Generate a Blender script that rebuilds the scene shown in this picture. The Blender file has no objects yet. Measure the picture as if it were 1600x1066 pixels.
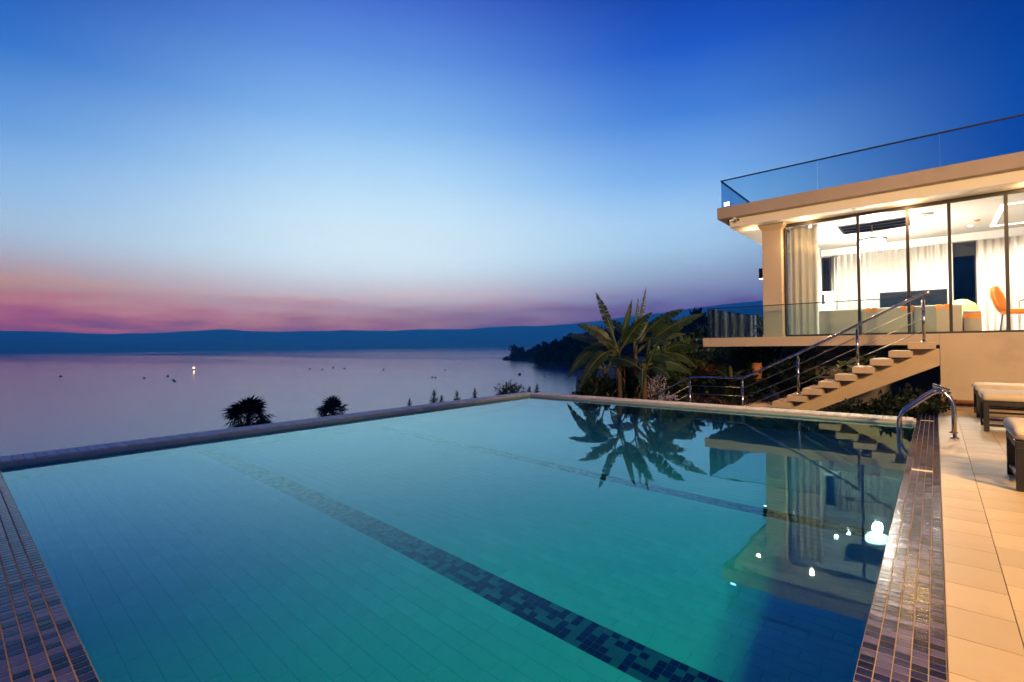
import bpy, bmesh, math, random
import numpy as np
from mathutils import Vector, Matrix
SC = bpy.context.scene
C = SC.collection
R = math.radians
PI = math.pi
rnd = random.Random(7)
rng = np.random.default_rng(11)

# ------------------------------------------------------------------ camera
F_PX, YAW, PITCH, ROLL, CAM_H = 766.3, R(40.813), R(0.628), R(-0.657), 1.2
_f = Vector((-math.sin(YAW)*math.cos(PITCH), math.cos(YAW)*math.cos(PITCH), math.sin(PITCH)))
_r0 = Vector((math.cos(YAW), math.sin(YAW), 0)); _u0 = _r0.cross(_f)
_r = math.cos(ROLL)*_r0 + math.sin(ROLL)*_u0
_u = -math.sin(ROLL)*_r0 + math.cos(ROLL)*_u0
CAM = Vector((0, 0, CAM_H))
cd = bpy.data.cameras.new('camera'); cd.sensor_width = 36; cd.lens = F_PX*36/1600
cd.clip_start = 0.05; cd.clip_end = 80000
cam = bpy.data.objects.new('camera', cd); C.objects.link(cam)
m3 = Matrix((_r, _u, -_f)).transposed()
cam.matrix_world = Matrix.Translation(CAM) @ m3.to_4x4()
SC.camera = cam

def ray(px, py):
    return (px-800)/F_PX*_r - (py-533)/F_PX*_u + _f
def at(px, py, D):            # point seen at a photo pixel, D metres ahead of the camera
    return CAM + D*ray(px, py)
def at_y(px, py, Y):
    d = ray(px, py); return CAM + d*(Y/d.y)
def at_z(px, py, z):
    d = ray(px, py); return CAM + d*((z-CAM_H)/d.z)

# ------------------------------------------------------------------ world: dusk sky
def s2l(c):
    return tuple(((v/255)/12.92 if v/255 <= .04045 else ((v/255+.055)/1.055)**2.4) for v in c)
GLOW_AZ = R(56)                                    # afterglow, measured from +Y towards -X
SKY_STRENGTH = 4.0
world = bpy.data.worlds.new('World'); SC.world = world; world.use_nodes = True
nt = world.node_tree; N = nt.nodes; Lk = nt.links; N.clear()
def nd(tree, t, **kw):
    n = tree.nodes.new(t)
    for k, v in kw.items():
        if k == 'inp':
            for a, b in v.items(): n.inputs[a].default_value = b
        else: setattr(n, k, v)
    return n
def mth(tree, op, a, b=None, clamp=False):
    n = tree.nodes.new('ShaderNodeMath'); n.operation = op; n.use_clamp = clamp
    for i, v in enumerate((a, b)):
        if v is None: continue
        if isinstance(v, (int, float)): n.inputs[i].default_value = v
        else: tree.links.new(v, n.inputs[i])
    return n.outputs[0]
tc = nd(nt, 'ShaderNodeTexCoord'); sx = nd(nt, 'ShaderNodeSeparateXYZ'); Lk.new(tc.outputs['Generated'], sx.inputs[0])
elev = mth(nt, 'MULTIPLY', mth(nt, 'ARCSINE', sx.outputs[2]), 180/PI)
hl = mth(nt, 'SQRT', mth(nt, 'ADD', mth(nt, 'MULTIPLY', sx.outputs[0], sx.outputs[0]), mth(nt, 'ADD', mth(nt, 'MULTIPLY', sx.outputs[1], sx.outputs[1]), 1e-6)))
gx, gy = -math.sin(GLOW_AZ), math.cos(GLOW_AZ)
dt = mth(nt, 'DIVIDE', mth(nt, 'ADD', mth(nt, 'MULTIPLY', sx.outputs[0], gx), mth(nt, 'MULTIPLY', sx.outputs[1], gy)), hl)
ang = mth(nt, 'MULTIPLY', mth(nt, 'ARCCOSINE', mth(nt, 'MULTIPLY', dt, .99999)), 180/PI)
side = mth(nt, 'DIVIDE', mth(nt, 'ADD', mth(nt, 'MULTIPLY', sx.outputs[0], gy), mth(nt, 'MULTIPLY', sx.outputs[1], -gx)), hl)  # + to the right of the glow
# soft streaks of cloud low over the horizon shift the elevation that the bands are read at
az = mth(nt, 'ARCTAN2', sx.outputs[1], sx.outputs[0])
cv = nd(nt, 'ShaderNodeCombineXYZ'); Lk.new(mth(nt, 'MULTIPLY', az, 5.0), cv.inputs[0]); Lk.new(mth(nt, 'MULTIPLY', elev, .55), cv.inputs[1])
nz = nd(nt, 'ShaderNodeTexNoise', inp={'Scale': 1.6, 'Detail': 5.0, 'Roughness': .5}); Lk.new(cv.outputs[0], nz.inputs['Vector'])
low = nd(nt, 'ShaderNodeMapRange', inp={1: 9.0, 2: 3.5, 3: 0.0, 4: 1.0}); low.clamp = True; Lk.new(elev, low.inputs[0])
shift = mth(nt, 'MULTIPLY', mth(nt, 'MULTIPLY', mth(nt, 'SUBTRACT', nz.outputs[0], .5), 5.0), low.outputs[0])
t_el = mth(nt, 'DIVIDE', mth(nt, 'ADD', elev, shift), 50.0, clamp=True)
HAZE_D, HAZE_R, HAZE_TOP = 1.9e-4, 8600.0, 800.0
HAZE_GLOW = (.016, .09, .28)
def clear(el, c):
    """sky colour above the haze that shows as c through it"""
    tau = HAZE_D*min(HAZE_R, HAZE_TOP/math.tan(R(max(el, .5)))); T = math.exp(-tau)
    return tuple(max(v*.12, (v-g*(1-T)))/T for v, g in zip(s2l(c), HAZE_GLOW))
def ramp(stops):
    n = nt.nodes.new('ShaderNodeValToRGB'); cr = n.color_ramp; cr.interpolation = 'B_SPLINE' if False else 'LINEAR'
    while len(cr.elements) < len(stops): cr.elements.new(.5)
    for e, (el, c) in zip(cr.elements, stops):
        e.position = el/50; e.color = (*[v/4 for v in clear(el, c)], 1)
    Lk.new(t_el, n.inputs[0]); return n.outputs[0]
r_mid = ramp([(0, (96, 70, 110)), (2.2, (162, 108, 128)), (3.3, (182, 132, 143)), (4.5, (190, 154, 166)), (5.6, (190, 176, 188)), (7.0, (197, 199, 211)), (8.5, (204, 219, 231)), (10, (206, 228, 240)), (13, (206, 230, 243)), (18, (182, 219, 246)), (24, (136, 186, 238)), (30, (98, 146, 224)), (36, (62, 100, 202)), (46, (40, 76, 176)), (50, (36, 70, 168))])
r_lft = ramp([(0, (54, 36, 70)), (1.8, (94, 58, 78)), (2.7, (146, 88, 96)), (4.0, (174, 112, 114)), (5.4, (174, 134, 132)), (7.0, (168, 154, 168)), (8.5, (164, 174, 196)), (10, (160, 186, 214)), (13, (142, 184, 226)), (18, (100, 156, 220)), (24, (48, 112, 200)), (30, (18, 78, 176)), (36, (8, 56, 146)), (46, (8, 48, 132)), (50, (8, 46, 128))])
r_rgt = ramp([(0, (40, 70, 130)), (3, (84, 84, 142)), (4.5, (106, 102, 156)), (6, (128, 140, 180)), (7.5, (142, 164, 196)), (10.5, (160, 198, 228)), (13.5, (162, 202, 238)), (18, (122, 176, 234)), (24, (74, 132, 218)), (30, (36, 92, 198)), (36, (16, 60, 162)), (46, (12, 50, 140)), (50, (11, 48, 136))])
r_far = ramp([(0, (14, 46, 96)), (4, (26, 66, 128)), (8, (30, 84, 156)), (14, (14, 88, 172)), (20, (4, 78, 166)), (28, (0, 60, 142)), (36, (0, 48, 120)), (46, (0, 42, 108)), (50, (0, 40, 104))])
def mix(tree, fac, a, b):
    n = tree.nodes.new('ShaderNodeMix'); n.data_type = 'RGBA'
    for k, v in ((0, fac), (6, a), (7, b)):
        if isinstance(v, (int, float)): n.inputs[k].default_value = v
        elif isinstance(v, tuple): n.inputs[k].default_value = v if len(v) == 4 else (*v, 1)
        else: tree.links.new(v, n.inputs[k])
    return n.outputs[2]
def mr(tree, v, a, b, smooth=True):
    n = tree.nodes.new('ShaderNodeMapRange'); n.interpolation_type = 'SMOOTHSTEP' if smooth else 'LINEAR'
    n.inputs[1].default_value = a; n.inputs[2].default_value = b; tree.links.new(v, n.inputs[0]); return n.outputs[0]
lr = mix(nt, mr(nt, side, -.35, .35), r_lft, r_rgt)
c1 = mix(nt, mr(nt, ang, 2, 36), r_mid, lr)
c2 = mix(nt, mr(nt, ang, 34, 64), c1, r_far)
below = mr(nt, elev, -1.0, -6.0)
c3 = mix(nt, below, c2, (*[v/4 for v in s2l((22, 40, 80))], 1))
bg = nd(nt, 'ShaderNodeBackground'); Lk.new(c3, bg.inputs[0]); bg.inputs[1].default_value = SKY_STRENGTH
Lk.new(bg.outputs[0], nd(nt, 'ShaderNodeOutputWorld').inputs[0])

vs = SC.view_settings
vs.view_transform = 'Standard'; vs.look = 'None'; vs.exposure = 0.0; vs.gamma = 1.0
SC.render.engine = 'CYCLES'
cy = SC.cycles
cy.use_denoising = True; cy.max_bounces = 10; cy.diffuse_bounces = 4; cy.glossy_bounces = 5; cy.transmission_bounces = 8; cy.transparent_max_bounces = 24
cy.volume_bounces = 1; cy.sample_clamp_indirect = 4.0; cy.sample_clamp_direct = 0.0; cy.blur_glossy = 0.3
cy.caustics_refractive = True; cy.caustics_reflective = True

# ------------------------------------------------------------------ materials
MATS = {}
def new_mat(name):
    m = bpy.data.materials.new(name); m.use_nodes = True; m.node_tree.nodes.clear(); MATS[name] = m
    return m, m.node_tree
def out(t, surf=None, vol=None, disp=None):
    o = t.nodes.new('ShaderNodeOutputMaterial')
    if surf: t.links.new(surf, o.inputs[0])
    if vol: t.links.new(vol, o.inputs[1])
    return o
def pbr(name, col, rough=.6, metal=0.0, var=.12, scale=8.0, bump=0.0, bscale=60.0, spec=.5, coat=0.0, per_obj=0.0, detail=5.0, stain=None, subs=0.0):
    """principled material with noise-driven tint, optional fine relief and per-object tint"""
    m, t = new_mat(name)
    b = t.nodes.new('ShaderNodeBsdfPrincipled')
    co = t.nodes.new('ShaderNodeTexCoord').outputs['Object']
    n1 = nd(t, 'ShaderNodeTexNoise', inp={'Scale': scale, 'Detail': detail, 'Roughness': .6}); t.links.new(co, n1.inputs['Vector'])
    v = nd(t, 'ShaderNodeMapRange', inp={1: .25, 2: .75, 3: 1-var, 4: 1+var}); t.links.new(n1.outputs[0], v.inputs[0])
    fac = v.outputs[0]
    if per_obj:
        oi = t.nodes.new('ShaderNodeObjectInfo')
        fac = mth(t, 'MULTIPLY', fac, mth(t, 'ADD', mth(t, 'MULTIPLY', oi.outputs['Random'], 2*per_obj), 1-per_obj))
    vm = t.nodes.new('ShaderNodeVectorMath'); vm.operation = 'SCALE'; vm.inputs[0].default_value = col[:3]; t.links.new(fac, vm.inputs['Scale'])
    colo = vm.outputs[0]
    if stain:
        n3 = nd(t, 'ShaderNodeTexNoise', inp={'Scale': stain[1], 'Detail': 6.0, 'Roughness': .65}); t.links.new(co, n3.inputs['Vector'])
        sfac = mth(t, 'MULTIPLY', mr(t, n3.outputs[0], .5, .78), stain[2])
        colo = mix(t, sfac, colo, (*stain[0], 1))
    t.links.new(colo, b.inputs['Base Color'])
    rr = nd(t, 'ShaderNodeMapRange', inp={1: .3, 2: .7, 3: max(.02, rough-.08), 4: min(1, rough+.08)}); t.links.new(n1.outputs[0], rr.inputs[0])
    t.links.new(rr.outputs[0], b.inputs['Roughness'])
    b.inputs['Metallic'].default_value = metal; b.inputs['Specular IOR Level'].default_value = spec; b.inputs['Coat Weight'].default_value = coat
    if bump:
        n2 = nd(t, 'ShaderNodeTexNoise', inp={'Scale': bscale, 'Detail': 4.0}); t.links.new(co, n2.inputs['Vector'])
        bp = nd(t, 'ShaderNodeBump', inp={'Strength': bump, 'Distance': .01}); t.links.new(n2.outputs[0], bp.inputs['Height']); t.links.new(bp.outputs[0], b.inputs['Normal'])
    out(t, b.outputs[0]); return m
def emit(name, col, s):
    m, t = new_mat(name); e = nd(t, 'ShaderNodeEmission', inp={0: (*col, 1), 1: s}); out(t, e.outputs[0]); return m
def thin_glass(name, tint, ior=1.5, refl=1.0, gloss=(1, 1, 1)):
    m, t = new_mat(name)
    fr = nd(t, 'ShaderNodeFresnel', inp={'IOR': ior})
    geo = t.nodes.new('ShaderNodeNewGeometry')
    tr = nd(t, 'ShaderNodeBsdfTransparent', inp={0: (*tint, 1)})
    gl = nd(t, 'ShaderNodeBsdfGlossy', inp={0: (*gloss, 1), 'Roughness': 0.0})
    mx = t.nodes.new('ShaderNodeMixShader'); t.links.new(mth(t, 'MULTIPLY', fr.outputs[0], refl, clamp=True), mx.inputs[0]); t.links.new(tr.outputs[0], mx.inputs[1]); t.links.new(gl.outputs[0], mx.inputs[2])
    out(t, mx.outputs[0]); return m
def leaf_mat(name, col, col2, trans=.35, rough=.45, per_obj=.15):
    m, t = new_mat(name)
    co = t.nodes.new('ShaderNodeTexCoord').outputs['Object']
    n1 = nd(t, 'ShaderNodeTexNoise', inp={'Scale': 3.0, 'Detail': 4.0}); t.links.new(co, n1.inputs['Vector'])
    c = mix(t, mr(t, n1.outputs[0], .3, .7), (*col, 1), (*col2, 1))
    oi = t.nodes.new('ShaderNodeObjectInfo')
    vm = t.nodes.new('ShaderNodeVectorMath'); vm.operation = 'SCALE'; t.links.new(c, vm.inputs[0]); t.links.new(mth(t, 'ADD', mth(t, 'MULTIPLY', oi.outputs['Random'], 2*per_obj), 1-per_obj), vm.inputs['Scale'])
    b = nd(t, 'ShaderNodeBsdfPrincipled', inp={'Roughness': rough, 'Specular IOR Level': .4}); t.links.new(vm.outputs[0], b.inputs['Base Color'])
    tl = t.nodes.new('ShaderNodeBsdfTranslucent'); t.links.new(vm.outputs[0], tl.inputs[0])
    mx = nd(t, 'ShaderNodeMixShader', inp={0: trans}); t.links.new(b.outputs[0], mx.inputs[1]); t.links.new(tl.outputs[0], mx.inputs[2])
    out(t, mx.outputs[0]); return m

pbr('plaster', (.50, .41, .315), .75, var=.07, scale=1.5, bump=.3, bscale=120, stain=((.33, .25, .18), 1.3, .5))
pbr('fascia_plaster', (.42, .345, .29), .8, var=.08, scale=1.2, bump=.2, bscale=100, stain=((.26, .20, .165), 1.4, .6))
pbr('soffit_paint', (.80, .76, .70), .8, var=.03, scale=2)
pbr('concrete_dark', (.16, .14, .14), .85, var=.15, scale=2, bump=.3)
pbr('white_wall', (.82, .81, .79), .7, var=.02, scale=2)
pbr('room_floor', (.62, .57, .50), .35, var=.05, scale=2)
pbr('stair_stone', (.45, .345, .235), .75, var=.10, scale=4, bump=.3, bscale=90, stain=((.36, .27, .18), 2.6, .5), per_obj=.06)
pbr('deck_tile', (.42, .32, .185), .42, var=.08, scale=6, bump=.12, bscale=150, per_obj=.13, stain=((.30, .22, .13), 2.2, .55))
pbr('deck_grout', (.16, .12, .09), .9, var=.2, scale=30)
pbr('mosaic_grout', (.27, .20, .135), .85, var=.2, scale=40)
pbr('mosaic_lilac', (.060, .052, .130), .16, var=.12, scale=20, per_obj=.18, bump=.05, bscale=90, spec=.36)
pbr('mosaic_navy', (.011, .012, .055), .15, var=.15, scale=20, per_obj=.3, bump=.05, bscale=90, spec=.36)
pbr('mosaic_black', (.003, .003, .010), .14, var=.2, scale=20, per_obj=.3, bump=.05, bscale=90, spec=.36)
pbr('lane_grey', (.19, .20, .25), .5, var=.12, scale=20, per_obj=.18, spec=.05)
pbr('lane_navy', (.018, .022, .075), .5, var=.15, scale=20, per_obj=.3, spec=.05)
pbr('lane_grout', (.17, .19, .23), .8, var=.15, scale=20, spec=.05)
pbr('lane_black', (.007, .008, .022), .5, var=.2, scale=20, per_obj=.3, spec=.05)
pbr('marker_tile', (.72, .52, .26), .4, var=.06, scale=20)
pbr('pool_tile', (.74, .84, .88), .6, var=.05, scale=5, per_obj=.05, spec=.05)
pbr('pool_grout', (.54, .66, .66), .9, var=.15, scale=20, spec=.05)
pbr('pool_wall_tile', (.42, .47, .42), .4, var=.1, scale=7)
pbr('coping_tile', (.62, .585, .53), .55, var=.14, scale=10, per_obj=.12, bump=.2, bscale=120)
pbr('steel', (.48, .45, .42), .2, metal=1, var=.04, scale=12)
pbr('steel_wire', (.30, .29, .28), .35, metal=1, var=.05, scale=12)
pbr('dark_frame', (.022, .019, .018), .4, var=.2, scale=20, spec=.4)
pbr('black_metal', (.012, .012, .013), .45, var=.2, scale=30)
pbr('white_plastic', (.75, .75, .74), .4, var=.03)
pbr('cushion', (.58, .49, .35), .85, var=.06, scale=12, bump=.2, bscale=260)
pbr('sofa_fabric', (.36, .32, .25), .9, var=.06, scale=10, bump=.2, bscale=240)
pbr('orange_fabric', (.80, .24, .02), .7, var=.06, scale=10)
pbr('tv_black', (.006, .007, .009), .12, var=.1)
pbr('dark_bark', (.05, .035, .022), .9, var=.3, scale=6, bump=.6, bscale=30)
pbr('banana_bark', (.075, .048, .026), .8, var=.35, scale=5, bump=.4, bscale=25)
pbr('soil', (.035, .030, .022), .95, var=.35, scale=.8, bump=.6, bscale=6)
pbr('hillside', (.040, .075, .075), .95, var=.4, scale=.004)
pbr('buoy_paint', (.03, .03, .035), .5, var=.2)
pbr('plant_green_cushion', (.18, .30, .05), .8, var=.15, scale=8)
pbr('terracotta', (.42, .17, .06), .8, var=.12, scale=8)
leaf_mat('leaf_banana', (.044, .080, .024), (.020, .042, .014), .3, .4, .25)
leaf_mat('leaf_rib', (.17, .18, .07), (.11, .13, .05), .2, .5)
leaf_mat('leaf_palm', (.018, .026, .012), (.012, .020, .010), .1, .6)
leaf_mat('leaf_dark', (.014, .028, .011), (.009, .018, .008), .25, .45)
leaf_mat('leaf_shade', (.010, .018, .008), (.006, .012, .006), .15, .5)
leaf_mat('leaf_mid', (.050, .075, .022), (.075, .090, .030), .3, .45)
leaf_mat('leaf_yellow', (.20, .19, .035), (.11, .13, .03), .35, .45)
leaf_mat('leaf_red', (.30, .018, .016), (.13, .010, .014), .35, .4)
leaf_mat('leaf_grass_red', (.075, .035, .026), (.045, .030, .018), .3, .6)
leaf_mat('leaf_croton', (.13, .17, .035), (.06, .10, .028), .3, .4)
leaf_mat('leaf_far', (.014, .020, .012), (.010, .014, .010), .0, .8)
leaf_mat('blossom', (.40, .40, .46), (.30, .30, .40), .3, .7)
thin_glass('window_glass', (.97, .985, .98), 1.5, .8)
thin_glass('rail_glass', (.84, .93, .94), 1.52, 1.0)
thin_glass('roof_glass', (.76, .88, .94), 1.45, .45)
thin_glass('night_window', (.10, .14, .18), 1.6, 1.3)
emit('lamp_warm', (1, .66, .34), 26)
emit('lamp_white', (1, .90, .78), 14)
emit('lamp_globe', (1, .93, .84), 9.0)
emit('lamp_cove', (1, .90, .76), 4.0)
emit('lamp_blue_white', (.62, .66, 1.0), 18)
emit('lamp_buoy', (1, .50, .22), 22)
m, t = new_mat('curtain')
co = t.nodes.new('ShaderNodeTexCoord').outputs['Object']
n1 = nd(t, 'ShaderNodeTexNoise', inp={'Scale': 5.0, 'Detail': 3.0}); t.links.new(co, n1.inputs['Vector'])
cc = mix(t, n1.outputs[0], (.74, .70, .63, 1), (.66, .62, .55, 1))
df = t.nodes.new('ShaderNodeBsdfDiffuse'); tl = t.nodes.new('ShaderNodeBsdfTranslucent'); mx = nd(t, 'ShaderNodeMixShader', inp={0: .4})
t.links.new(cc, df.inputs[0]); t.links.new(cc, tl.inputs[0]); t.links.new(df.outputs[0], mx.inputs[1]); t.links.new(tl.outputs[0], mx.inputs[2]); out(t, mx.outputs[0])
# pool water: smooth refracting surface over a clear blue-green body
m, t = new_mat('pool_water')
rf = nd(t, 'ShaderNodeBsdfRefraction', inp={'Roughness': 0.0, 'IOR': 1.333, 0: (1, 1, 1, 1)})
gpos = t.nodes.new('ShaderNodeNewGeometry'); rip = nd(t, 'ShaderNodeTexNoise', inp={'Scale': 2.2, 'Detail': 2.0}); t.links.new(gpos.outputs['Position'], rip.inputs['Vector'])
rbp = nd(t, 'ShaderNodeBump', inp={'Strength': 1.0, 'Distance': .0013}); t.links.new(rip.outputs[0], rbp.inputs['Height'])
gs = nd(t, 'ShaderNodeBsdfGlossy', inp={'Roughness': 0.018, 0: (.50, .91, 1.0, 1)})
t.links.new(rbp.outputs[0], gs.inputs['Normal'])
frs = nd(t, 'ShaderNodeFresnel', inp={'IOR': 1.333})
gl = t.nodes.new('ShaderNodeMixShader'); t.links.new(mth(t, 'MULTIPLY', frs.outputs[0], 1.42, clamp=True), gl.inputs[0]); t.links.new(rf.outputs[0], gl.inputs[1]); t.links.new(gs.outputs[0], gl.inputs[2])
va = nd(t, 'ShaderNodeVolumeAbsorption', inp={0: (.66, .94, .935, 1), 1: 1.3})
out(t, gl.outputs[0], va.outputs[0])
# lake: long-exposure calm, bands of slightly different roughness
m, t = new_mat('lake_water')
b = nd(t, 'ShaderNodeBsdfPrincipled', inp={'Base Color': (.035, .12, .30, 1), 'IOR': 1.85, 'Specular Tint': (.76, .94, 1.0, 1)})
geo = t.nodes.new('ShaderNodeNewGeometry')
mp = nd(t, 'ShaderNodeMapping'); mp.inputs['Rotation'].default_value = (0, 0, -YAW); mp.inputs['Scale'].default_value = (.0006, .004, 1); t.links.new(geo.outputs['Position'], mp.inputs[0])
n1 = nd(t, 'ShaderNodeTexNoise', inp={'Scale': 1.0, 'Detail': 4.0}); t.links.new(mp.outputs[0], n1.inputs['Vector'])
ln = t.nodes.new('ShaderNodeVectorMath'); ln.operation = 'LENGTH'; t.links.new(geo.outputs['Position'], ln.inputs[0])
rr = nd(t, 'ShaderNodeMapRange', inp={1: 1.6, 2: 3.3, 3: .27, 4: .08}); t.links.new(mth(t, 'LOGARITHM', ln.outputs['Value'], 10), rr.inputs[0])    # rippled near the shore, glassy far out
t.links.new(mth(t, 'ADD', rr.outputs[0], mth(t, 'MULTIPLY', mth(t, 'SUBTRACT', n1.outputs[0], .5), .22), clamp=True), b.inputs['Roughness'])
out(t, b.outputs[0])

# ------------------------------------------------------------------ mesh helpers
class MB:
    def __init__(s): s.v = []; s.f = []; s.m = []
    def add(s, vs, fs, mi=0):
        o = len(s.v); s.v += [tuple(v) for v in vs]
        s.f += [tuple(i+o for i in f) for f in fs]; s.m += [mi]*len(fs)
    def box(s, x0, x1, y0, y1, z0, z1, mi=0):
        s.add([(x0, y0, z0), (x1, y0, z0), (x1, y1, z0), (x0, y1, z0), (x0, y0, z1), (x1, y0, z1), (x1, y1, z1), (x0, y1, z1)],
              [(0, 3, 2, 1), (4, 5, 6, 7), (0, 1, 5, 4), (1, 2, 6, 5), (2, 3, 7, 6), (3, 0, 4, 7)], mi)
    def cbox(s, x0, x1, y0, y1, z0, z1, c=.01, mi=0):
        """box with chamfered edges (c)"""
        bm = bmesh.new()
        for x in (x0, x1):
            for y in (y0, y1):
                for z in (z0, z1): bm.verts.new((x, y, z))
        bmesh.ops.convex_hull(bm, input=bm.verts[:])
        bmesh.ops.dissolve_limit(bm, angle_limit=.01, verts=bm.verts[:], edges=bm.edges[:])
        bmesh.ops.bevel(bm, geom=bm.edges[:], offset=c, segments=2, affect='EDGES', profile=.5, clamp_overlap=True)
        bm.verts.index_update()
        s.add([v.co[:] for v in bm.verts], [[v.index for v in f.verts] for f in bm.faces], mi); bm.free()
    def tube(s, pts, r, n=8, caps=True, mi=0):
        pts = [Vector(p) for p in pts]; rs = r if isinstance(r, (list, tuple)) else [r]*len(pts)
        vs = []; up = None
        for i, p in enumerate(pts):
            d = (pts[min(i+1, len(pts)-1)]-pts[max(i-1, 0)]).normalized()
            if up is None: up = Vector((0, 0, 1)) if abs(d.z) < .9 else Vector((1, 0, 0))
            a = d.cross(up).normalized(); up = a.cross(d).normalized()
            for k in range(n):
                th = 2*PI*k/n; vs.append(p+rs[i]*(math.cos(th)*a+math.sin(th)*up))
        fs = [(i*n+k, i*n+(k+1) % n, (i+1)*n+(k+1) % n, (i+1)*n+k) for i in range(len(pts)-1) for k in range(n)]
        if caps: fs += [tuple(range(n))[::-1], tuple((len(pts)-1)*n+k for k in range(n))]
        s.add(vs, fs, mi)
    def lathe(s, prof, c=(0, 0, 0), n=20, mi=0):
        vs = [(c[0]+r*math.cos(2*PI*k/n), c[1]+r*math.sin(2*PI*k/n), c[2]+z) for r, z in prof for k in range(n)]
        fs = [(i*n+k, i*n+(k+1) % n, (i+1)*n+(k+1) % n, (i+1)*n+k) for i in range(len(prof)-1) for k in range(n)]
        fs += [tuple(range(n))[::-1], tuple((len(prof)-1)*n+k for k in range(n))]
        s.add(vs, fs, mi)
    def prism_xz(s, poly, y0, y1, mi=0):
        n = len(poly)
        s.add([(x, y0, z) for x, z in poly]+[(x, y1, z) for x, z in poly],
              [tuple(range(n)), tuple(range(2*n-1, n-1, -1))]+[(i, i+n, (i+1) % n+n, (i+1) % n) for i in range(n)], mi)
    def mesh(s, name, mats, smooth=False):
        me = bpy.data.meshes.new(name); me.from_pydata(s.v, [], s.f)
        for mt in (mats if isinstance(mats, (list, tuple)) else [mats]): me.materials.append(MATS[mt])
        if any(s.m): me.polygons.foreach_set('material_index', s.m)
        if smooth: me.polygons.foreach_set('use_smooth', [True]*len(me.polygons))
        me.update(); return me
def tag(o, label=None, cat=None, group=None, kind=None):
    for k, v in (('label', label), ('category', cat), ('group', group), ('kind', kind)):
        if v: o[k] = v
    return o
def ob(name, me, parent=None, loc=None, rot=None, local=False):
    o = bpy.data.objects.new(name, me); C.objects.link(o)
    if loc is not None: o.location = loc
    if rot is not None: o.rotation_euler = rot
    if parent is not None:
        o.parent = parent
        if not local and parent.type == 'EMPTY': o.matrix_parent_inverse = Matrix.Translation(-parent.location)
    return o
def obm(name, mb, mats, parent=None, smooth=False, local=False, loc=None):
    return ob(name, mb.mesh(name, mats, smooth), parent, loc=loc, local=local)
def thing(name, loc, label, cat, group=None):
    e = bpy.data.objects.new(name, None); C.objects.link(e); e.location = loc; e.empty_display_size = .2
    return tag(e, label, cat, group)
def copy_tree(o, parent=None):
    c = o.copy(); C.objects.link(c)
    if parent is not None: c.parent = parent
    for ch in list(o.children): copy_tree(ch, c)
    return c
def light(name, kind, loc, energy, col, parent=None, size=.05, spot=None, blend=.6, direction=None, caustic=False):
    l = bpy.data.lights.new(name, kind); l.energy = energy; l.color = col; l.shadow_soft_size = size
    if kind == 'SPOT': l.spot_size = R(spot); l.spot_blend = blend
    if caustic: l.cycles.is_caustics_light = True
    o = bpy.data.objects.new(name, l); C.objects.link(o); o.location = loc
    if direction is not None: o.rotation_euler = Vector(direction).to_track_quat('-Z', 'Y').to_euler()
    if parent is not None:
        o.parent = parent
        if parent.type == 'EMPTY': o.matrix_parent_inverse = Matrix.Translation(-parent.location)
    return o
WARM = (1, .58, .24); TERR = (1, .60, .23); WHITE = (1, .90, .76)
def smooth01(x): x = np.clip(x, 0, 1); return x*x*(3-2*x)

# ------------------------------------------------------------------ setting: lake, hills, ground
LAKE_Z = -12.0; FLOOD_W = 7000
mb = MB(); S = 60000
mb.add([(-S, -S, LAKE_Z), (S, -S, LAKE_Z), (S, S, LAKE_Z), (-S, S, LAKE_Z)], [(0, 1, 2, 3)])
tag(obm('lake', mb, 'lake_water'), 'calm wide lake reflecting the dusk sky beyond the pool', None, kind='structure')

def ridge(name, dist, prof, depth, seed, label, z0=LAKE_Z-2, rough=1.0):
    """a range of hills: prof = [(azimuth deg left of +Y, crest elevation deg)]"""
    g = np.random.default_rng(seed)
    a = np.linspace(prof[0][0], prof[-1][0], 260)
    e = np.interp(-a, [-p[0] for p in prof], [p[1] for p in prof])
    w = np.zeros_like(a)
    for k in range(1, 8): w += np.sin(a*PI/180*(9*1.8**k)+g.uniform(0, 6))*.5/1.6**k
    e = e*(1+.055*rough*w)
    rows = 14; vs = []; fs = []
    for j in range(rows):
        tt = j/(rows-1); dd = dist+depth*(tt*1.6)
        hf = smooth01(tt*1.25) if tt < .8 else 1-.5*((tt-.8)/.2)**2
        n = np.sin(a*3.1+j*1.7+seed)*.03+np.sin(a*7.7+j*2.9)*.02
        h = np.tan(np.radians(e))*(dist+depth)*(hf+n*hf*(1-hf)*3)
        for i in range(len(a)): vs.append((-math.sin(R(a[i]))*dd, math.cos(R(a[i]))*dd, z0+h[i]))
    m_ = len(a)
    for j in range(rows-1):
        for i in range(m_-1): fs.append((j*m_+i, j*m_+i+1, (j+1)*m_+i+1, (j+1)*m_+i))
    mb = MB(); mb.v = vs; mb.f = fs; mb.m = [0]*len(fs)
    return tag(obm(name, mb, 'hillside', smooth=True), label, None, kind='structure')
ridge('hills', 6000, [(125, 1.5), (95, 1.7), (84, 1.95), (80, 1.8), (76, 1.9), (71, 2.2), (66, 2.0), (60, 2.25), (50, 2.2), (42, 2.3), (36, 2.1), (30, 1.5), (24, .6)], 1300, 3, 'long low range of blue hills across the lake', rough=1.6)
ridge('hills', 7600, [(62, .6), (52, 1.8), (44, 2.35), (38, 2.5), (34, 2.75), (28, 3.3), (22, 3.9), (16, 4.5), (8, 5.0), (0, 5.0), (-20, 5.0), (-40, 4.0)], 600, 8, 'higher pale range of hills rising behind the house', rough=1.2)
ridge('hills', 4600, [(125, .8), (100, 1.0), (88, 1.25), (79, .9), (73, 1.1), (66, .75), (58, .9), (50, .6), (44, .75), (36, .9), (24, 1.0), (0, .9)], 900, 5, 'nearest dark foot of the hills along the far shore', rough=2.4)

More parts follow.
